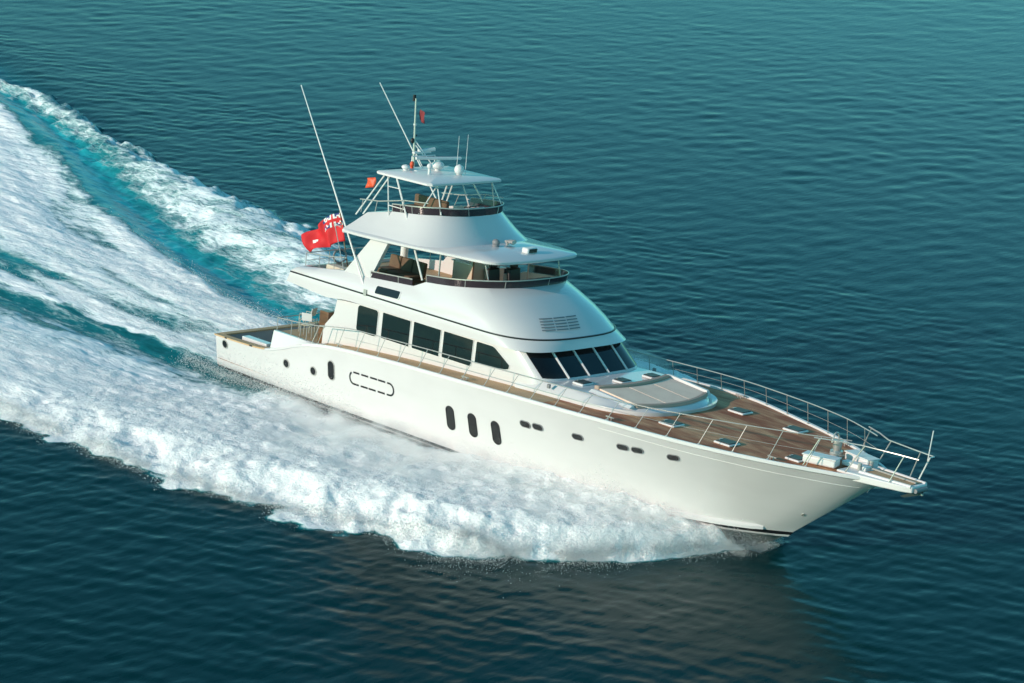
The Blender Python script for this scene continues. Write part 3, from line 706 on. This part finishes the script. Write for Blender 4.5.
MB().tube([(25.8, .0, 3.56), (26.4, .02, 3.60), (27.2, .0, 3.60), (28.6, 0, 3.58)], .03, 6).build('anchor_chain', STEEL, yacht)
MB().box((26.5, -.1, 3.58), (.9, .3, .14)).build('chain_stopper', WHITE2, yacht, bev=.03)
for y in (-.28, .3): MB().cyl((26.75, y, 3.52), .06, .22, 10).build('fairlead', STEEL, yacht)

# ---------------------------------------------------------------- things carried aboard
def ensign():
    st = MB().tube([(4.15, -.5, 5.05), (3.50, -.5, 6.95)], .025, 7, r2=.018).build('ensign_staff', WOOD, yacht)
    f = MB(); nu, nv = 36, 18; L = []; mats = []
    H = Vector((3.52, -.52, 6.88)); D = Vector((.36, 0, -1.02))
    def P_(u, v):
        # u along the fly, v down the hoist; the fly droops and folds
        q = H + D * v
        ln = 1.5
        q = q + Vector((-ln * u * (1 - .10 * v), 0, -ln * u * (.62 + .16 * u) + .52 * v * u))
        q.y += -.25 * u + .10 * math.sin(u * 10 + v * 2.6) * (.3 + u) + .045 * math.sin(u * 19 + 1 - v * 4)
        q.x += .09 * math.sin(u * 10 + 1.2 + v); q.z += .05 * math.sin(u * 8 + v * 1.5)
        return q
    v = [P_(i / nu, j / nv) for j in range(nv + 1) for i in range(nu + 1)]; fc = []; mm = []
    for j in range(nv):
        for i in range(nu):
            fc.append((j * (nu + 1) + i, j * (nu + 1) + i + 1, (j + 1) * (nu + 1) + i + 1, (j + 1) * (nu + 1) + i))
            a_, b_ = (i + .5) / nu, (j + .5) / nv; m_ = 0
            if a_ < .42 and b_ < .46:
                p, q = a_ / .42 - .5, b_ / .46 - .5
                m_ = 1
                if abs(abs(p) - abs(q)) < .13: m_ = 2
                if abs(abs(p) - abs(q)) < .045: m_ = 0
                if abs(p) < .10 or abs(q) < .14: m_ = 2
                if abs(p) < .06 or abs(q) < .09: m_ = 0
            if ((a_ - .80) / .045) ** 2 + ((b_ - .62) / .085) ** 2 < 1: m_ = 2
            mm.append(m_)
    f.v, f.f, f.m = [tuple(x) for x in v], fc, mm
    o = f.build('red_ensign', [RED, FLAGB, FLAGW], None, smooth=60)
    s = o.modifiers.new('cloth', 'SOLIDIFY'); s.thickness = .006
    o.matrix_world = POSE
    tag(o, 'large red flag with a dark blue and white canton streaming from the stern staff', 'flag')
ensign()
f = MB(); v = []
for j in range(5):
    for i in range(7): v.append((-.42 * i / 6, .05 * math.sin(i * 1.1 + j), -.34 * j / 4 - .1 * i / 6))
f.add(v, [(j * 7 + i, j * 7 + i + 1, (j + 1) * 7 + i + 1, (j + 1) * 7 + i) for j in range(4) for i in range(6)])
o = f.build('orange_pennant', ORANGE, None, smooth=60); o.modifiers.new('cloth', 'SOLIDIFY').thickness = .005
aboard(o, (6.5, -1.75, 8.72)); tag(o, 'small orange red pennant beside the rear corner of the tower roof', 'pennant')
o = MB().add(v, [(j * 7 + i, j * 7 + i + 1, (j + 1) * 7 + i + 1, (j + 1) * 7 + i) for j in range(4) for i in range(6)]).build('courtesy_flag', MAROON, None, smooth=60)
o.modifiers.new('cloth', 'SOLIDIFY').thickness = .005
o.scale = (.7, .7, 1); o.matrix_world = POSE @ Matrix.Translation((6.42, .16, 11.0)) @ Matrix.Rotation(R(180), 4, 'Z') @ Matrix.Diagonal((.6, .6, 1.1, 1))
tag(o, 'tiny dark red flag flying near the top of the mast', 'flag')
o = MB().ell((0, 0, .13), (.075, .075, .11)).cyl((0, 0, 0), .06, .04, 10).build('red_lantern', ORANGE, None); aboard(o, (6.78, -.35, 9.03)); tag(o, 'red lantern on the tower roof at the foot of the mast', 'lantern')
o = MB().tube([(.24 * math.cos(a), 0, .24 * math.sin(a)) for a in [2 * math.pi * i / 28 for i in range(28)]], .035, 8, closed=True).build('life_ring', GREY, None)
aboard(o, (3.98, -.75, 5.40), R(72)); tag(o, 'grey ring buoy hung on the rail of the raised stern deck', 'life ring')

def deck_chair(x, y, rz, label):
    root = empty('deck_chair'); aboard(root, (x, y, 2.585), rz)
    MB().box((0, 0, .44), (.40, .40, .03)).build('seat', CREAM, root, bev=.01)
    MB().box((-.22, 0, .74), (.03, .38, .30), ry=R(-12)).build('backrest', WHITE2, root, bev=.01)
    for a_ in (-1, 1):
        for b_ in (-1, 1): MB().tube([(a_ * .2, b_ * .21, 0), (a_ * .19, b_ * .2, .42)], .018, 6).build('leg', STEEL, root)
        MB().tube([(-.24, a_ * .25, .66), (.2, a_ * .25, .66), (.2, a_ * .25, .44)], .018, 6).build('armrest', STEEL, root)
    tag(root, label, 'chair', 'chairs on the aft deck')
deck_chair(3.35, -1.45, R(200), 'white and cream deck chair on the aft deck, farther from the side bulwark')
deck_chair(3.95, -1.95, R(120), 'white and cream deck chair on the aft deck, close to the side bulwark')
tb = empty('folding_table'); aboard(tb, (4.5, -1.1, 2.585))
MB().box((0, 0, .68), (.9, .6, .04)).build('tabletop', WOOD, tb, bev=.01)
for a_ in (-1, 1):
    for b_ in (-1, 1): MB().tube([(a_ * .4, b_ * .25, 0), (a_ * .34, b_ * .22, .66)], .018, 6).build('leg', STEEL, tb)
tag(tb, 'small folding wooden table between the chairs on the aft deck', 'table')
for sgn in (-1, 1):
    r_ = MB().tube([(2.95, sgn * 2.5, 3.1), (4.2, sgn * 2.5, 3.18), (5.35, sgn * 2.5, 3.3)], .018, 6).build('aft_deck_rail', STEEL, yacht)
    for x in (2.95, 3.7, 4.5): MB().tube([(x, sgn * 2.5, 2.6), (x, sgn * 2.5, 3.1 + (x - 2.95) * .07)], .015, 5).build('stanchion', STEEL, r_)
r_ = MB().tube([(2.95, -2.5, 3.1), (2.95, 2.5, 3.1)], .018, 6).build('aft_deck_rail', STEEL, yacht)
for y in (-1.5, -.5, .5, 1.5): MB().tube([(2.95, y, 2.6), (2.95, y, 3.1)], .015, 5).build('stanchion', STEEL, r_)
MB().box((4.98, -2.05, 3.17), (.45, .3, 1.15)).build('deck_cabinet', WOOD, yacht, bev=.02)
MB().tube([(3.2, .5, 3.36), (5.6, -2.15, 4.12)], .035, 6).build('boarding_boom', BOOT, yacht)

# ================================================================ THE SEA
def lattice(seed):
    return np.random.default_rng(seed).random((256, 256)).astype(np.float32)
def vnoise(x, y, seed):
    g = lattice(seed); xi = np.floor(x).astype(np.int64); yi = np.floor(y).astype(np.int64)
    fx = (x - xi).astype(np.float32); fy = (y - yi).astype(np.float32)
    fx = fx * fx * fx * (fx * (fx * 6 - 15) + 10); fy = fy * fy * fy * (fy * (fy * 6 - 15) + 10)
    x0, x1, y0, y1 = xi & 255, (xi + 1) & 255, yi & 255, (yi + 1) & 255
    return (g[x0, y0] * (1 - fx) + g[x1, y0] * fx) * (1 - fy) + (g[x0, y1] * (1 - fx) + g[x1, y1] * fx) * fy
def fbm(x, y, seed, octv=4, gain=.5, lac=2.03):
    s = 0; a = 1; t = 0
    for i in range(octv):
        c_, s_ = math.cos(.6 * i + .3), math.sin(.6 * i + .3)
        s = s + a * vnoise(c_ * x - s_ * y + 17.3 * i, s_ * x + c_ * y + 5.1 * i, seed + i); t += a; a *= gain; x = x * lac; y = y * lac
    return s / t
def sstep(a, b, x):
    t = np.clip((x - a) / (b - a), 0, 1); return t * t * (3 - 2 * t)
TS = np.array([(-75, -17.5), (-40, -14), (-12, -12.2), (-1, -11.5), (5, -11.2), (7.6, -10.9), (10, -10.4), (13, -9.4), (16, -8.4), (18.7, -7.3), (20.2, -5.9), (21.8, -3.7), (22.6, -1.9), (23.2, -.5), (23.6, 0)])
TP = np.array([(-75, 21), (-58, 18.3), (-40, 16.4), (-36, 16.3), (-30, 14.8), (-19.4, 12.4), (-10.5, 11.1), (0, 10.6), (10, 10.2), (16, 8.6), (18, 7.4), (20, 5.9), (22, 3.2), (23, .9), (23.6, 0)])
TC = np.array([(-75, 20), (-58, 18.5), (-45, 16.2), (-34.6, 13.4), (-28, 11), (-21.4, 7.9), (-14, 5.0), (-5.7, 2.6), (0, 2.3), (30, 2.3)])   # port edge of the propeller wash
TD = np.array([(-75, -6), (-30, -4.2), (-12, -3.3), (0, -2.6), (30, -2.6)])                                                                   # its starboard edge
def sea(X, Y, spacing):
    """height, foam cover, aeration at world points"""
    z = np.zeros_like(X)
    rng = np.random.default_rng(3)
    for lam, amp, n in ((7.5, .004, 6), (3.8, .0032, 9), (2.1, .0042, 12), (1.2, .0048, 14), (.72, .0040, 14), (.45, .0027, 12)):
        for k in range(n):
            ang = R(133) + rng.normal(0, .55); l = lam * rng.uniform(.75, 1.3); ph = rng.uniform(0, 6.28)
            kx, ky = 2 * math.pi / l * math.cos(ang), 2 * math.pi / l * math.sin(ang)
            wgt = np.clip((l / np.maximum(spacing, .01) - 2.5) / 2.0, 0, 1)
            z += amp * .38 * wgt * np.sin(kx * X + ky * Y + ph + 1.2 * np.sin(kx * .13 * Y - ky * .13 * X + ph))
    gust = .55 + .9 * fbm(X * .045 + 3, Y * .045, 40, 3)
    z *= gust
    age = np.clip(22 - X, 0, 90)
    e1 = (fbm(X * .30, Y * .30, 50, 4, .6) - .5); e2 = (fbm(X * 1.1, Y * 1.1, 60, 3, .6) - .5)
    jag = np.clip(age / 6, .25, 1)
    wob = (2.6 * e1 + 1.3 * e2) * jag
    oS = np.interp(X, TS[:, 0], TS[:, 1]); oP = np.interp(X, TP[:, 0], TP[:, 1]); cP = np.interp(X, TC[:, 0], TC[:, 1]); cS = np.interp(X, TD[:, 0], TD[:, 1])
    ahead = sstep(23.9, 23.1, X)
    # starboard bow wave
    dS = Y - oS + wob; cb = np.interp(X, [p[0] for p in CHINE], [p[1] for p in CHINE]); innS = np.where(X > 3, -np.minimum(cb, 2.2 + .6 * sstep(12, 6, X)), cS - .15)
    wS = np.maximum(innS - oS, .5); tS = np.clip(dS / wS, -1, 2)
    inS = sstep(-.12, .22, dS) * ahead * np.where(X > 3, sstep(.6, -.6, Y), sstep(.8, -.8, Y - cS - .5))
    fadeS = 1 - sstep(.70, 1.04, tS) * sstep(7, -2, X)
    decay = np.exp(-np.clip(-X - 2, 0, 99) / 45)
    foamS = inS * fadeS * (.92 * decay + .06) * (1 - .30 * sstep(4, -14, X) * sstep(.25, .75, tS))
    ampS = np.interp(X, [-60, -20, 0, 8, 14, 18, 21, 23.2], [.06, .2, .42, .62, .85, .95, .8, .35])
    hS = ahead * ampS * sstep(-.05, np.maximum(wS * .28, 1.5), dS) * (1 - .85 * sstep(.35, .95, tS) * sstep(16, 9, X)) * sstep(1.7, 1.05, tS)
    # port bow wave
    dP = oP - Y + wob; innP = np.where(X > 3, 2.2, cP + .6); wP = np.maximum(oP - innP, .5); tP = np.clip(dP / wP, -1, 2)
    inP = sstep(-.1, .35, dP) * ahead * np.where(X > 3, sstep(-.6, .6, Y), sstep(-.8, .8, Y - cP + .5))
    foamP = inP * (1 - .80 * sstep(.68, 1.14, tP)) * (.53 * np.exp(-np.clip(-X - 10, 0, 99) / 160) + .12)
    foamP = np.where(X > 3, inP * .9, foamP)
    ampP = np.interp(X, [-60, -20, 0, 8, 14, 18, 21, 23.2], [.45, .72, .8, .8, .9, .85, .5, .05])
    hP = ahead * ampP * sstep(-.02, .35, tP) * (1 - .95 * sstep(.35, 1.0, tP)) * sstep(1.5, 1.05, tP)
    side = (Y < 0)
    # propeller wash
    mid = (cP + cS) / 2; hw = (cP - cS) / 2; q = (Y - mid) / np.maximum(hw, .5)
    wq = q + (e1 * 1.1 + e2 * .4) / np.maximum(hw, 1) * 1.2
    inC = sstep(1.05, .86, np.abs(wq)) * sstep(.6, -1.2, X)
    streak = fbm(X * .10 + Y * .02, (Y - mid) / np.maximum(hw, 1.5) * 3.2 + X * .012, 70, 5, .6)
    foamC = inC * np.clip(.38 + 1.7 * (streak - .32) + .40 * np.exp(-((q - .45) / .35) ** 2) + .25 * np.exp(-((q + .85) / .15) ** 2) - .16 * np.exp(-((q + .45) / .3) ** 2), 0, 1.05)
    foamC = np.maximum(foamC, inC * sstep(-9, -1, X) * .8)
    hC = inC * (.34 * np.exp(np.clip(X, -99, 0) / 28) * np.exp(-((q - .2) / .6) ** 2) + .22 * (streak - .5))
    edge = np.exp(-((Y - cP + .35) / 1.1) ** 2) * sstep(1.5, -3, X) * .24                                                                       # crest on the port lip of the wash
    trough = -.42 * np.exp(-((Y - cP - 1.7) / 1.6) ** 2) * sstep(3, -4, X) * np.exp(np.clip(X, -99, 0) / 60)
    troughS = -.25 * np.exp(-((Y - cS + .7) / .8) ** 2) * sstep(5, 0, X) * np.exp(np.clip(X, -99, 0) / 40)
    web = fbm(X * .09, Y * 1.5 + X * .03, 110, 5, .62)
    foamT = .62 * sstep(.36, .62, web) * sstep(3.2, 1.0, np.abs(Y - cS + .7)) * sstep(6, 1, X)
    foam = np.maximum(np.maximum(np.maximum(foamS, foamP), foamC), foamT)
    foam = foam * np.where(X < 3, (1 - .72 * sstep(-36, -22, X) * np.exp(-((Y - cP - .9) / 1.1) ** 2)) * (1 - .42 * np.exp(-((Y - cS + .35) / .42) ** 2) * sstep(-45, -18, X)), 1)
    aer = np.clip(np.maximum(inS * .9, np.maximum(inP * .95, inC * .85)) * (.35 + .65 * decay), 0, 1)
    turq = np.exp(-((Y - cP - .7) / 1.5) ** 2) * sstep(1, -4, X) * .8; aer = np.maximum(aer * np.where(X < 4, .18 + .5 * sstep(-1.5, 4, Y - cS), .55), turq)
    aer = np.maximum(aer, .9 * foam)
    Xw = np.maximum(X, 0) + np.minimum(X, 0) * .34      # froth astern is drawn out along the course
    lump = fbm(Xw * .75, Y * .75 - Xw * .1, 80, 5, .58) - .5; lump2 = fbm(Xw * 2.6, Y * 2.6 - Xw * .3, 90, 4, .62) - .5
    rg = np.clip(ampS * inS + .8 * ampP * inP + .45 * inC, 0, 1.2)
    z = z * (1 - .4 * np.clip(inS + inP + inC, 0, 1)) + hS + hP * np.where(X > 3, 1, 1) + hC + edge + trough + troughS
    z += foam * (rg * (.36 * lump + .20 * lump2) + .06 * lump2) + aer * (1 - foam) * (.10 * lump + .07 * lump2)
    # keep the water out of the hull
    bh = np.interp(X, [p[0] for p in CHINE], [p[1] for p in CHINE]) - .22
    inside = sstep(0, .25, bh - np.abs(Y)) * ((X > .15) & (X < 23.6))
    z = z * (1 - inside) - .35 * inside
    return z, foam, aer

def axis(segs):
    out = [segs[0][0]]
    for a, b, d in segs: out += list(np.linspace(a, b, max(2, int(round((b - a) / d)) + 1))[1:])
    return np.array(out)
def geo(start, end, d0, g):
    out = []; x = start; d = d0; s = 1 if end > start else -1
    while (x < end) if s > 0 else (x > end): x += s * d; d *= g; out.append(x)
    return out
gx = axis([(-70, -30, .16), (-30, 26, .085), (26, 46, .12)]); gx = np.array(geo(-70, -7000, .5, 1.4)[::-1] + list(gx) + geo(46, 7000, .3, 1.4))
gy = axis([(-32, -14, .12), (-14, 14, .085), (14, 24, .14), (24, 60, .26), (60, 100, .4)]); gy = np.array(geo(-32, -7000, .3, 1.4)[::-1] + list(gy) + geo(100, 9000, .8, 1.35))
X, Y = np.meshgrid(gx, gy, indexing='ij')
S = np.maximum(np.gradient(gx)[:, None], np.gradient(gy)[None, :])
Z, FO, AE = sea(X, Y, S)
nx, ny = X.shape
me = bpy.data.meshes.new('water')
me.vertices.add(nx * ny); me.vertices.foreach_set('co', np.stack([X, Y, Z], -1).astype(np.float32).ravel())
ii = np.arange(nx * ny).reshape(nx, ny); q = np.stack([ii[:-1, :-1], ii[1:, :-1], ii[1:, 1:], ii[:-1, 1:]], -1).reshape(-1, 4)
me.loops.add(q.size); me.loops.foreach_set('vertex_index', q.astype(np.int32).ravel())
me.polygons.add(len(q)); me.polygons.foreach_set('loop_start', np.arange(0, q.size, 4, dtype=np.int32))
me.update(calc_edges=True); me.shade_smooth()
for nm, dat in (('foam', FO), ('aeration', AE)):
    at = me.attributes.new(nm, 'FLOAT', 'POINT'); at.data.foreach_set('value', dat.astype(np.float32).ravel())
water = bpy.data.objects.new('water', me); col.objects.link(water); water['kind'] = 'structure'

def water_material():
    m = bpy.data.materials.new('sea_water'); m.use_nodes = True; n = m.node_tree; L = n.links; p = n.nodes['Principled BSDF']
    def node(t, **k):
        o = n.nodes.new(t)
        for a, b in k.items(): setattr(o, a, b)
        return o
    def mth(op, a, b=None, clamp=False):
        k = node('ShaderNodeMath', operation=op, use_clamp=clamp)
        for i, v in enumerate((a, b)):
            if v is None: continue
            if isinstance(v, (int, float)): k.inputs[i].default_value = v
            else: L.new(v, k.inputs[i])
        return k.outputs[0]
    def rng(v, a, b, c_=0., d=1., interp_='SMOOTHSTEP'):
        k = node('ShaderNodeMapRange', interpolation_type=interp_); k.inputs[1].default_value = a; k.inputs[2].default_value = b; k.inputs[3].default_value = c_; k.inputs[4].default_value = d
        L.new(v, k.inputs[0]); return k.outputs[0]
    tc = node('ShaderNodeTexCoord')
    sx = node('ShaderNodeSeparateXYZ'); L.new(tc.outputs['Object'], sx.inputs[0])
    xs = mth('ADD', mth('MAXIMUM', sx.outputs['X'], 0), mth('MULTIPLY', mth('MINIMUM', sx.outputs['X'], 0), .30))
    cw = node('ShaderNodeCombineXYZ'); L.new(xs, cw.inputs[0]); L.new(mth('SUBTRACT', sx.outputs['Y'], mth('MULTIPLY', xs, .15)), cw.inputs[1]); L.new(sx.outputs['Z'], cw.inputs[2])
    drawn = cw.outputs[0]
    def noise(scale, detail=6, rough=.6, vec=None, dist=0.):
        k = node('ShaderNodeTexNoise'); k.inputs['Scale'].default_value = scale; k.inputs['Detail'].default_value = detail; k.inputs['Roughness'].default_value = rough; k.inputs['Distortion'].default_value = dist
        L.new(vec or tc.outputs['Object'], k.inputs['Vector']); return k.outputs['Fac']
    def mapped(scale, rz):
        k = node('ShaderNodeMapping'); k.inputs['Scale'].default_value = scale; k.inputs['Rotation'].default_value = (0, 0, rz); L.new(tc.outputs['Object'], k.inputs['Vector']); return k.outputs[0]
    fo = node('ShaderNodeAttribute', attribute_name='foam').outputs['Fac']; ae = node('ShaderNodeAttribute', attribute_name='aeration').outputs['Fac']
    n1 = noise(1.5, 9, .68, drawn, .4); n2 = noise(7.0, 6, .65, drawn)
    nn = mth('ADD', mth('MULTIPLY', n1, .68), mth('MULTIPLY', n2, .32))
    cover = rng(mth('ADD', mth('MULTIPLY', fo, 1.28), mth('MULTIPLY', mth('SUBTRACT', nn, .5), 2.3)), .42, .86)
    cover = mth('MULTIPLY', cover, rng(fo, .03, .16))
    lace = rng(nn, .40, .66)
    # colours: deep sea, aerated turquoise, foam
    dn = noise(.05, 3, .5)
    deep = node('ShaderNodeMix', data_type='RGBA'); deep.inputs['A'].default_value = (.0003, .020, .0235, 1); deep.inputs['B'].default_value = (.0004, .026, .030, 1); L.new(dn, deep.inputs['Factor'])
    c1 = node('ShaderNodeMix', data_type='RGBA'); L.new(deep.outputs['Result'], c1.inputs['A']); c1.inputs['B'].default_value = (.035, .60, .68, 1)
    L.new(mth('MULTIPLY', ae, rng(nn, .34, .62, .45, 1.0), True), c1.inputs['Factor'])
    fcol = node('ShaderNodeMix', data_type='RGBA'); fcol.inputs['A'].default_value = (.60, .80, .83, 1); fcol.inputs['B'].default_value = (.97, .97, .97, 1); L.new(mth('MULTIPLY', rng(cover, .35, 1.0), rng(mth('ADD', fo, mth('MULTIPLY', mth('SUBTRACT', nn, .5), 1.4)), .35, .95), True), fcol.inputs['Factor'])
    c2 = node('ShaderNodeMix', data_type='RGBA'); L.new(c1.outputs['Result'], c2.inputs['A']); L.new(fcol.outputs['Result'], c2.inputs['B']); L.new(cover, c2.inputs['Factor'])
    L.new(c2.outputs['Result'], p.inputs['Base Color'])
    L.new(rng(cover, 0, 1, .20, .95, 'LINEAR'), p.inputs['Roughness'])
    p.inputs['IOR'].default_value = 1.33; p.inputs['Specular Tint'].default_value = (.36, .93, .95, 1)
    L.new(rng(cover, 0, 1, .32, .12, 'LINEAR'), p.inputs['Specular IOR Level'])
    # relief: wind ripples where open, froth where foam
    rip = mth('ADD', mth('MULTIPLY', noise(1.0, 4, .55, mapped((2.7, 1.0, 1), R(-133)), .3), 1.0), mth('MULTIPLY', noise(1.0, 3, .55, mapped((7.0, 3.0, 1), R(-120)), .2), .32))
    b1 = node('ShaderNodeBump'); b1.inputs['Strength'].default_value = 1.0; b1.inputs['Distance'].default_value = .0145; L.new(rip, b1.inputs['Height'])
    fr = mth('MULTIPLY', mth('ADD', mth('MULTIPLY', n2, .6), mth('MULTIPLY', n1, 1.0)), cover)
    b2 = node('ShaderNodeBump'); b2.inputs['Strength'].default_value = .9; b2.inputs['Distance'].default_value = .11; L.new(fr, b2.inputs['Height']); L.new(b1.outputs[0], b2.inputs['Normal'])
    L.new(b2.outputs[0], p.inputs['Normal'])
    return m
me.materials.append(water_material())

# ---------------------------------------------------------------- flying spray: thousands of water drops
FOAM = mat('spray_drops', (.92, .93, .93), rough=.9, spec=.05)
_n = FOAM.node_tree; _t = _n.nodes.new('ShaderNodeBsdfTranslucent'); _t.inputs[0].default_value = (.92, .93, .93, 1)      # drops pass light on as well as throwing it back
_m = _n.nodes.new('ShaderNodeMixShader'); _m.inputs[0].default_value = .5
_n.links.new(_n.nodes['Principled BSDF'].outputs[0], _m.inputs[1]); _n.links.new(_t.outputs[0], _m.inputs[2]); _n.links.new(_m.outputs[0], _n.nodes['Material Output'].inputs['Surface'])
def spray(name, pts, rad, label=None):
    t = np.array([(1, 1, 1), (1, -1, -1), (-1, 1, -1), (-1, -1, 1)], np.float32)
    fc = np.array([(0, 2, 1), (0, 1, 3), (0, 3, 2), (1, 2, 3)])
    v = (pts[:, None, :] + t[None] * rad[:, None, None]).reshape(-1, 3); f = (fc[None] + 4 * np.arange(len(pts))[:, None, None]).reshape(-1, 3)
    m = bpy.data.meshes.new(name); m.vertices.add(len(v)); m.vertices.foreach_set('co', v.astype(np.float32).ravel())
    m.loops.add(f.size); m.loops.foreach_set('vertex_index', f.astype(np.int32).ravel()); m.polygons.add(len(f)); m.polygons.foreach_set('loop_start', np.arange(0, f.size, 3, dtype=np.int32))
    m.update(calc_edges=True); m.shade_smooth(); m.materials.append(FOAM)
    o = bpy.data.objects.new(name, m); col.objects.link(o); o['kind'] = 'stuff'
    return o
rg = np.random.default_rng(11)
def ground(x, y): return sea(x, y, np.full_like(x, .2))[0]
def bow_spray(n, sgn, hmax, xlo, xhi):
    x = rg.uniform(xlo, xhi, n); tab = TS if sgn < 0 else TP
    o = np.abs(np.interp(x, tab[:, 0], tab[:, 1])); inn = np.where(x > 3, np.interp(x, [p[0] for p in CHINE], [p[1] for p in CHINE]), 3.2)
    t = rg.beta(1.1, 1.3, n); y = sgn * (inn + (o - inn + .5) * t)
    up_ = np.interp(x, [-15, 0, 8, 14, 19, 21.5, 23], [.15, .4, .7, 1., 1., .8, .3]) * hmax
    cl = fbm(x * .6, y * .6, 120, 4, .6); h = up_ * (1 - .5 * t) * rg.beta(1, 3.2, n) * np.clip((cl - .25) * 2.4, .1, 1.6)
    zz, ff, _ = sea(x, y, np.full_like(x, .2)); z = zz + h; kk = (ff > .55) & ((x > 5) | (t > .35))
    x, y, z = x[kk], y[kk], z[kk]; n = len(x)
    r = .003 + .008 * rg.random(n) ** 3
    return np.stack([x, y, z], -1), r
a1, r1 = bow_spray(150000, -1, 1.15, -14, 23.2); 
a2, r2 = bow_spray(40000, 1, 1.3, -14, 23.2)
# ragged fringe thrown ahead of the outer edge
n = 75000; x = rg.uniform(-25, 23, n); y = np.interp(x, TS[:, 0], TS[:, 1]) - rg.exponential(.34, n) + .5; z = np.maximum(ground(x, y), 0) + rg.exponential(.16, n); k = (fbm(x * .8, y * .8, 130, 3) > .40) & (sea(x, y + .45, np.full_like(x, .2))[1] > .45)
a3 = np.stack([x, y, z], -1)[k]; r3 = (.004 + .009 * rg.random(n) ** 3)[k]
# sheet running back along the hull side
n = 14000; x = rg.uniform(-1.5, 8, n); y = -2.75 - rg.exponential(.22, n); z = ground(x, y) + rg.exponential(.26, n); a4 = np.stack([x, y, z], -1); r4 = .004 + .007 * rg.random(n) ** 2
# fine spray bursting out where the stem parts the water
n = 45000; x = rg.uniform(17.5, 23.7, n); y = np.interp(x, TS[:, 0], TS[:, 1]) - rg.exponential(.42, n) + .6; z = np.maximum(ground(x, y), 0) + rg.exponential(.26, n) * np.interp(x, [17.5, 20, 23.7], [.8, 1, .7])
k = fbm(x * 1.1, y * 1.1, 135, 4, .6) > .43; a5 = np.stack([x, y, z], -1)[k]; r5 = (.003 + .007 * rg.random(n) ** 3)[k]
spray('bow_spray', np.concatenate([a1, a3, a4, a5]), np.concatenate([r1, r3, r4, r5]))
spray('lee_spray', a2, r2)
# froth flecks tossed over the propeller wash
n = 50000; x = -rg.exponential(16, n) - .2; cp = np.interp(x, TC[:, 0], TC[:, 1]); y = -2.4 + (cp + 2.2) * rg.random(n); zz, ff, _ = sea(x, y, np.full_like(x, .2)); k = ff > .55
spray('wake_spray', np.stack([x, y, zz + rg.exponential(.11, n)], -1)[k], (.004 + .009 * rg.random(n) ** 3)[k])

# ---------------------------------------------------------------- drifting mist over the bow wave: a thin uneven volume
def mist_box():
    mb = MB(); L = []
    for x in np.linspace(23.5, 5, 26):
        o = float(np.interp(x, TS[:, 0], TS[:, 1])); c = float(np.interp(x, [p[0] for p in CHINE], [p[1] for p in CHINE])) if x > 0 else 2.6
        hh = float(np.interp(x, [5, 9, 14, 18, 21, 22.6, 23.5], [.3, .9, 1.35, 1.45, 1.25, .85, .3])); yi = -(c + .12); yo = min(o + .55 - .35 * max(0, min(1, (x - 16) / 4)), yi - .4)
        L.append([(x, yi, -.1), (x, yi, hh), (x, yi + (yo - yi) * .5, hh * .95), (x, yi + (yo - yi) * .8, hh * .7), (x, yo, .1), (x, yo, -.1)])
    mb.loft(L, True, True)
    m = bpy.data.materials.new('mist'); m.use_nodes = True; n = m.node_tree; n.nodes.remove(n.nodes['Principled BSDF'])
    v = n.nodes.new('ShaderNodeVolumePrincipled'); v.inputs['Color'].default_value = (.995, .995, .995, 1); v.inputs['Anisotropy'].default_value = .2
    tc = n.nodes.new('ShaderNodeTexCoord'); nz = n.nodes.new('ShaderNodeTexNoise'); nz.inputs['Scale'].default_value = 1.1; nz.inputs['Detail'].default_value = 5; nz.inputs['Roughness'].default_value = .6
    n.links.new(tc.outputs['Object'], nz.inputs['Vector'])
    r = n.nodes.new('ShaderNodeMapRange'); r.inputs[1].default_value = .46; r.inputs[2].default_value = .78; r.inputs[3].default_value = 0; r.inputs[4].default_value = 1
    n.links.new(nz.outputs['Fac'], r.inputs[0])
    sp = n.nodes.new('ShaderNodeSeparateXYZ'); n.links.new(tc.outputs['Object'], sp.inputs[0])
    g = n.nodes.new('ShaderNodeMapRange'); g.inputs[1].default_value = .2; g.inputs[2].default_value = 1.25; g.inputs[3].default_value = 3.6; g.inputs[4].default_value = .2
    n.links.new(sp.outputs['Z'], g.inputs[0])
    mu = n.nodes.new('ShaderNodeMath'); mu.operation = 'MULTIPLY'; n.links.new(r.outputs[0], mu.inputs[0]); n.links.new(g.outputs[0], mu.inputs[1]); n.links.new(mu.outputs[0], v.inputs['Density'])
    n.links.new(v.outputs[0], n.nodes['Material Output'].inputs['Volume'])
    o = mb.build('spray_mist', m, None, smooth=0); o['kind'] = 'stuff'
    L = []
    for x in np.linspace(10.5, 18, 14):
        hh = float(np.interp(x, [10.5, 12.5, 16, 18], [2.4, 3.4, 3.2, 1.4])); L.append([(x, 3.68, .6), (x, 3.68, hh), (x, 4.5, hh * .9), (x, 5.6, .6)])
    m2 = m.copy(); m2.name = 'lee_mist_air'
    for k in m2.node_tree.nodes:
        if k.type == 'MAP_RANGE' and abs(k.inputs[3].default_value - 3.6) < .01: k.inputs[2].default_value = 3.6; k.inputs[3].default_value = 1.6; k.inputs[4].default_value = .9
    o = MB().loft(L, True, True).build('lee_mist', m2, None, smooth=0); o['kind'] = 'stuff'
mist_box()
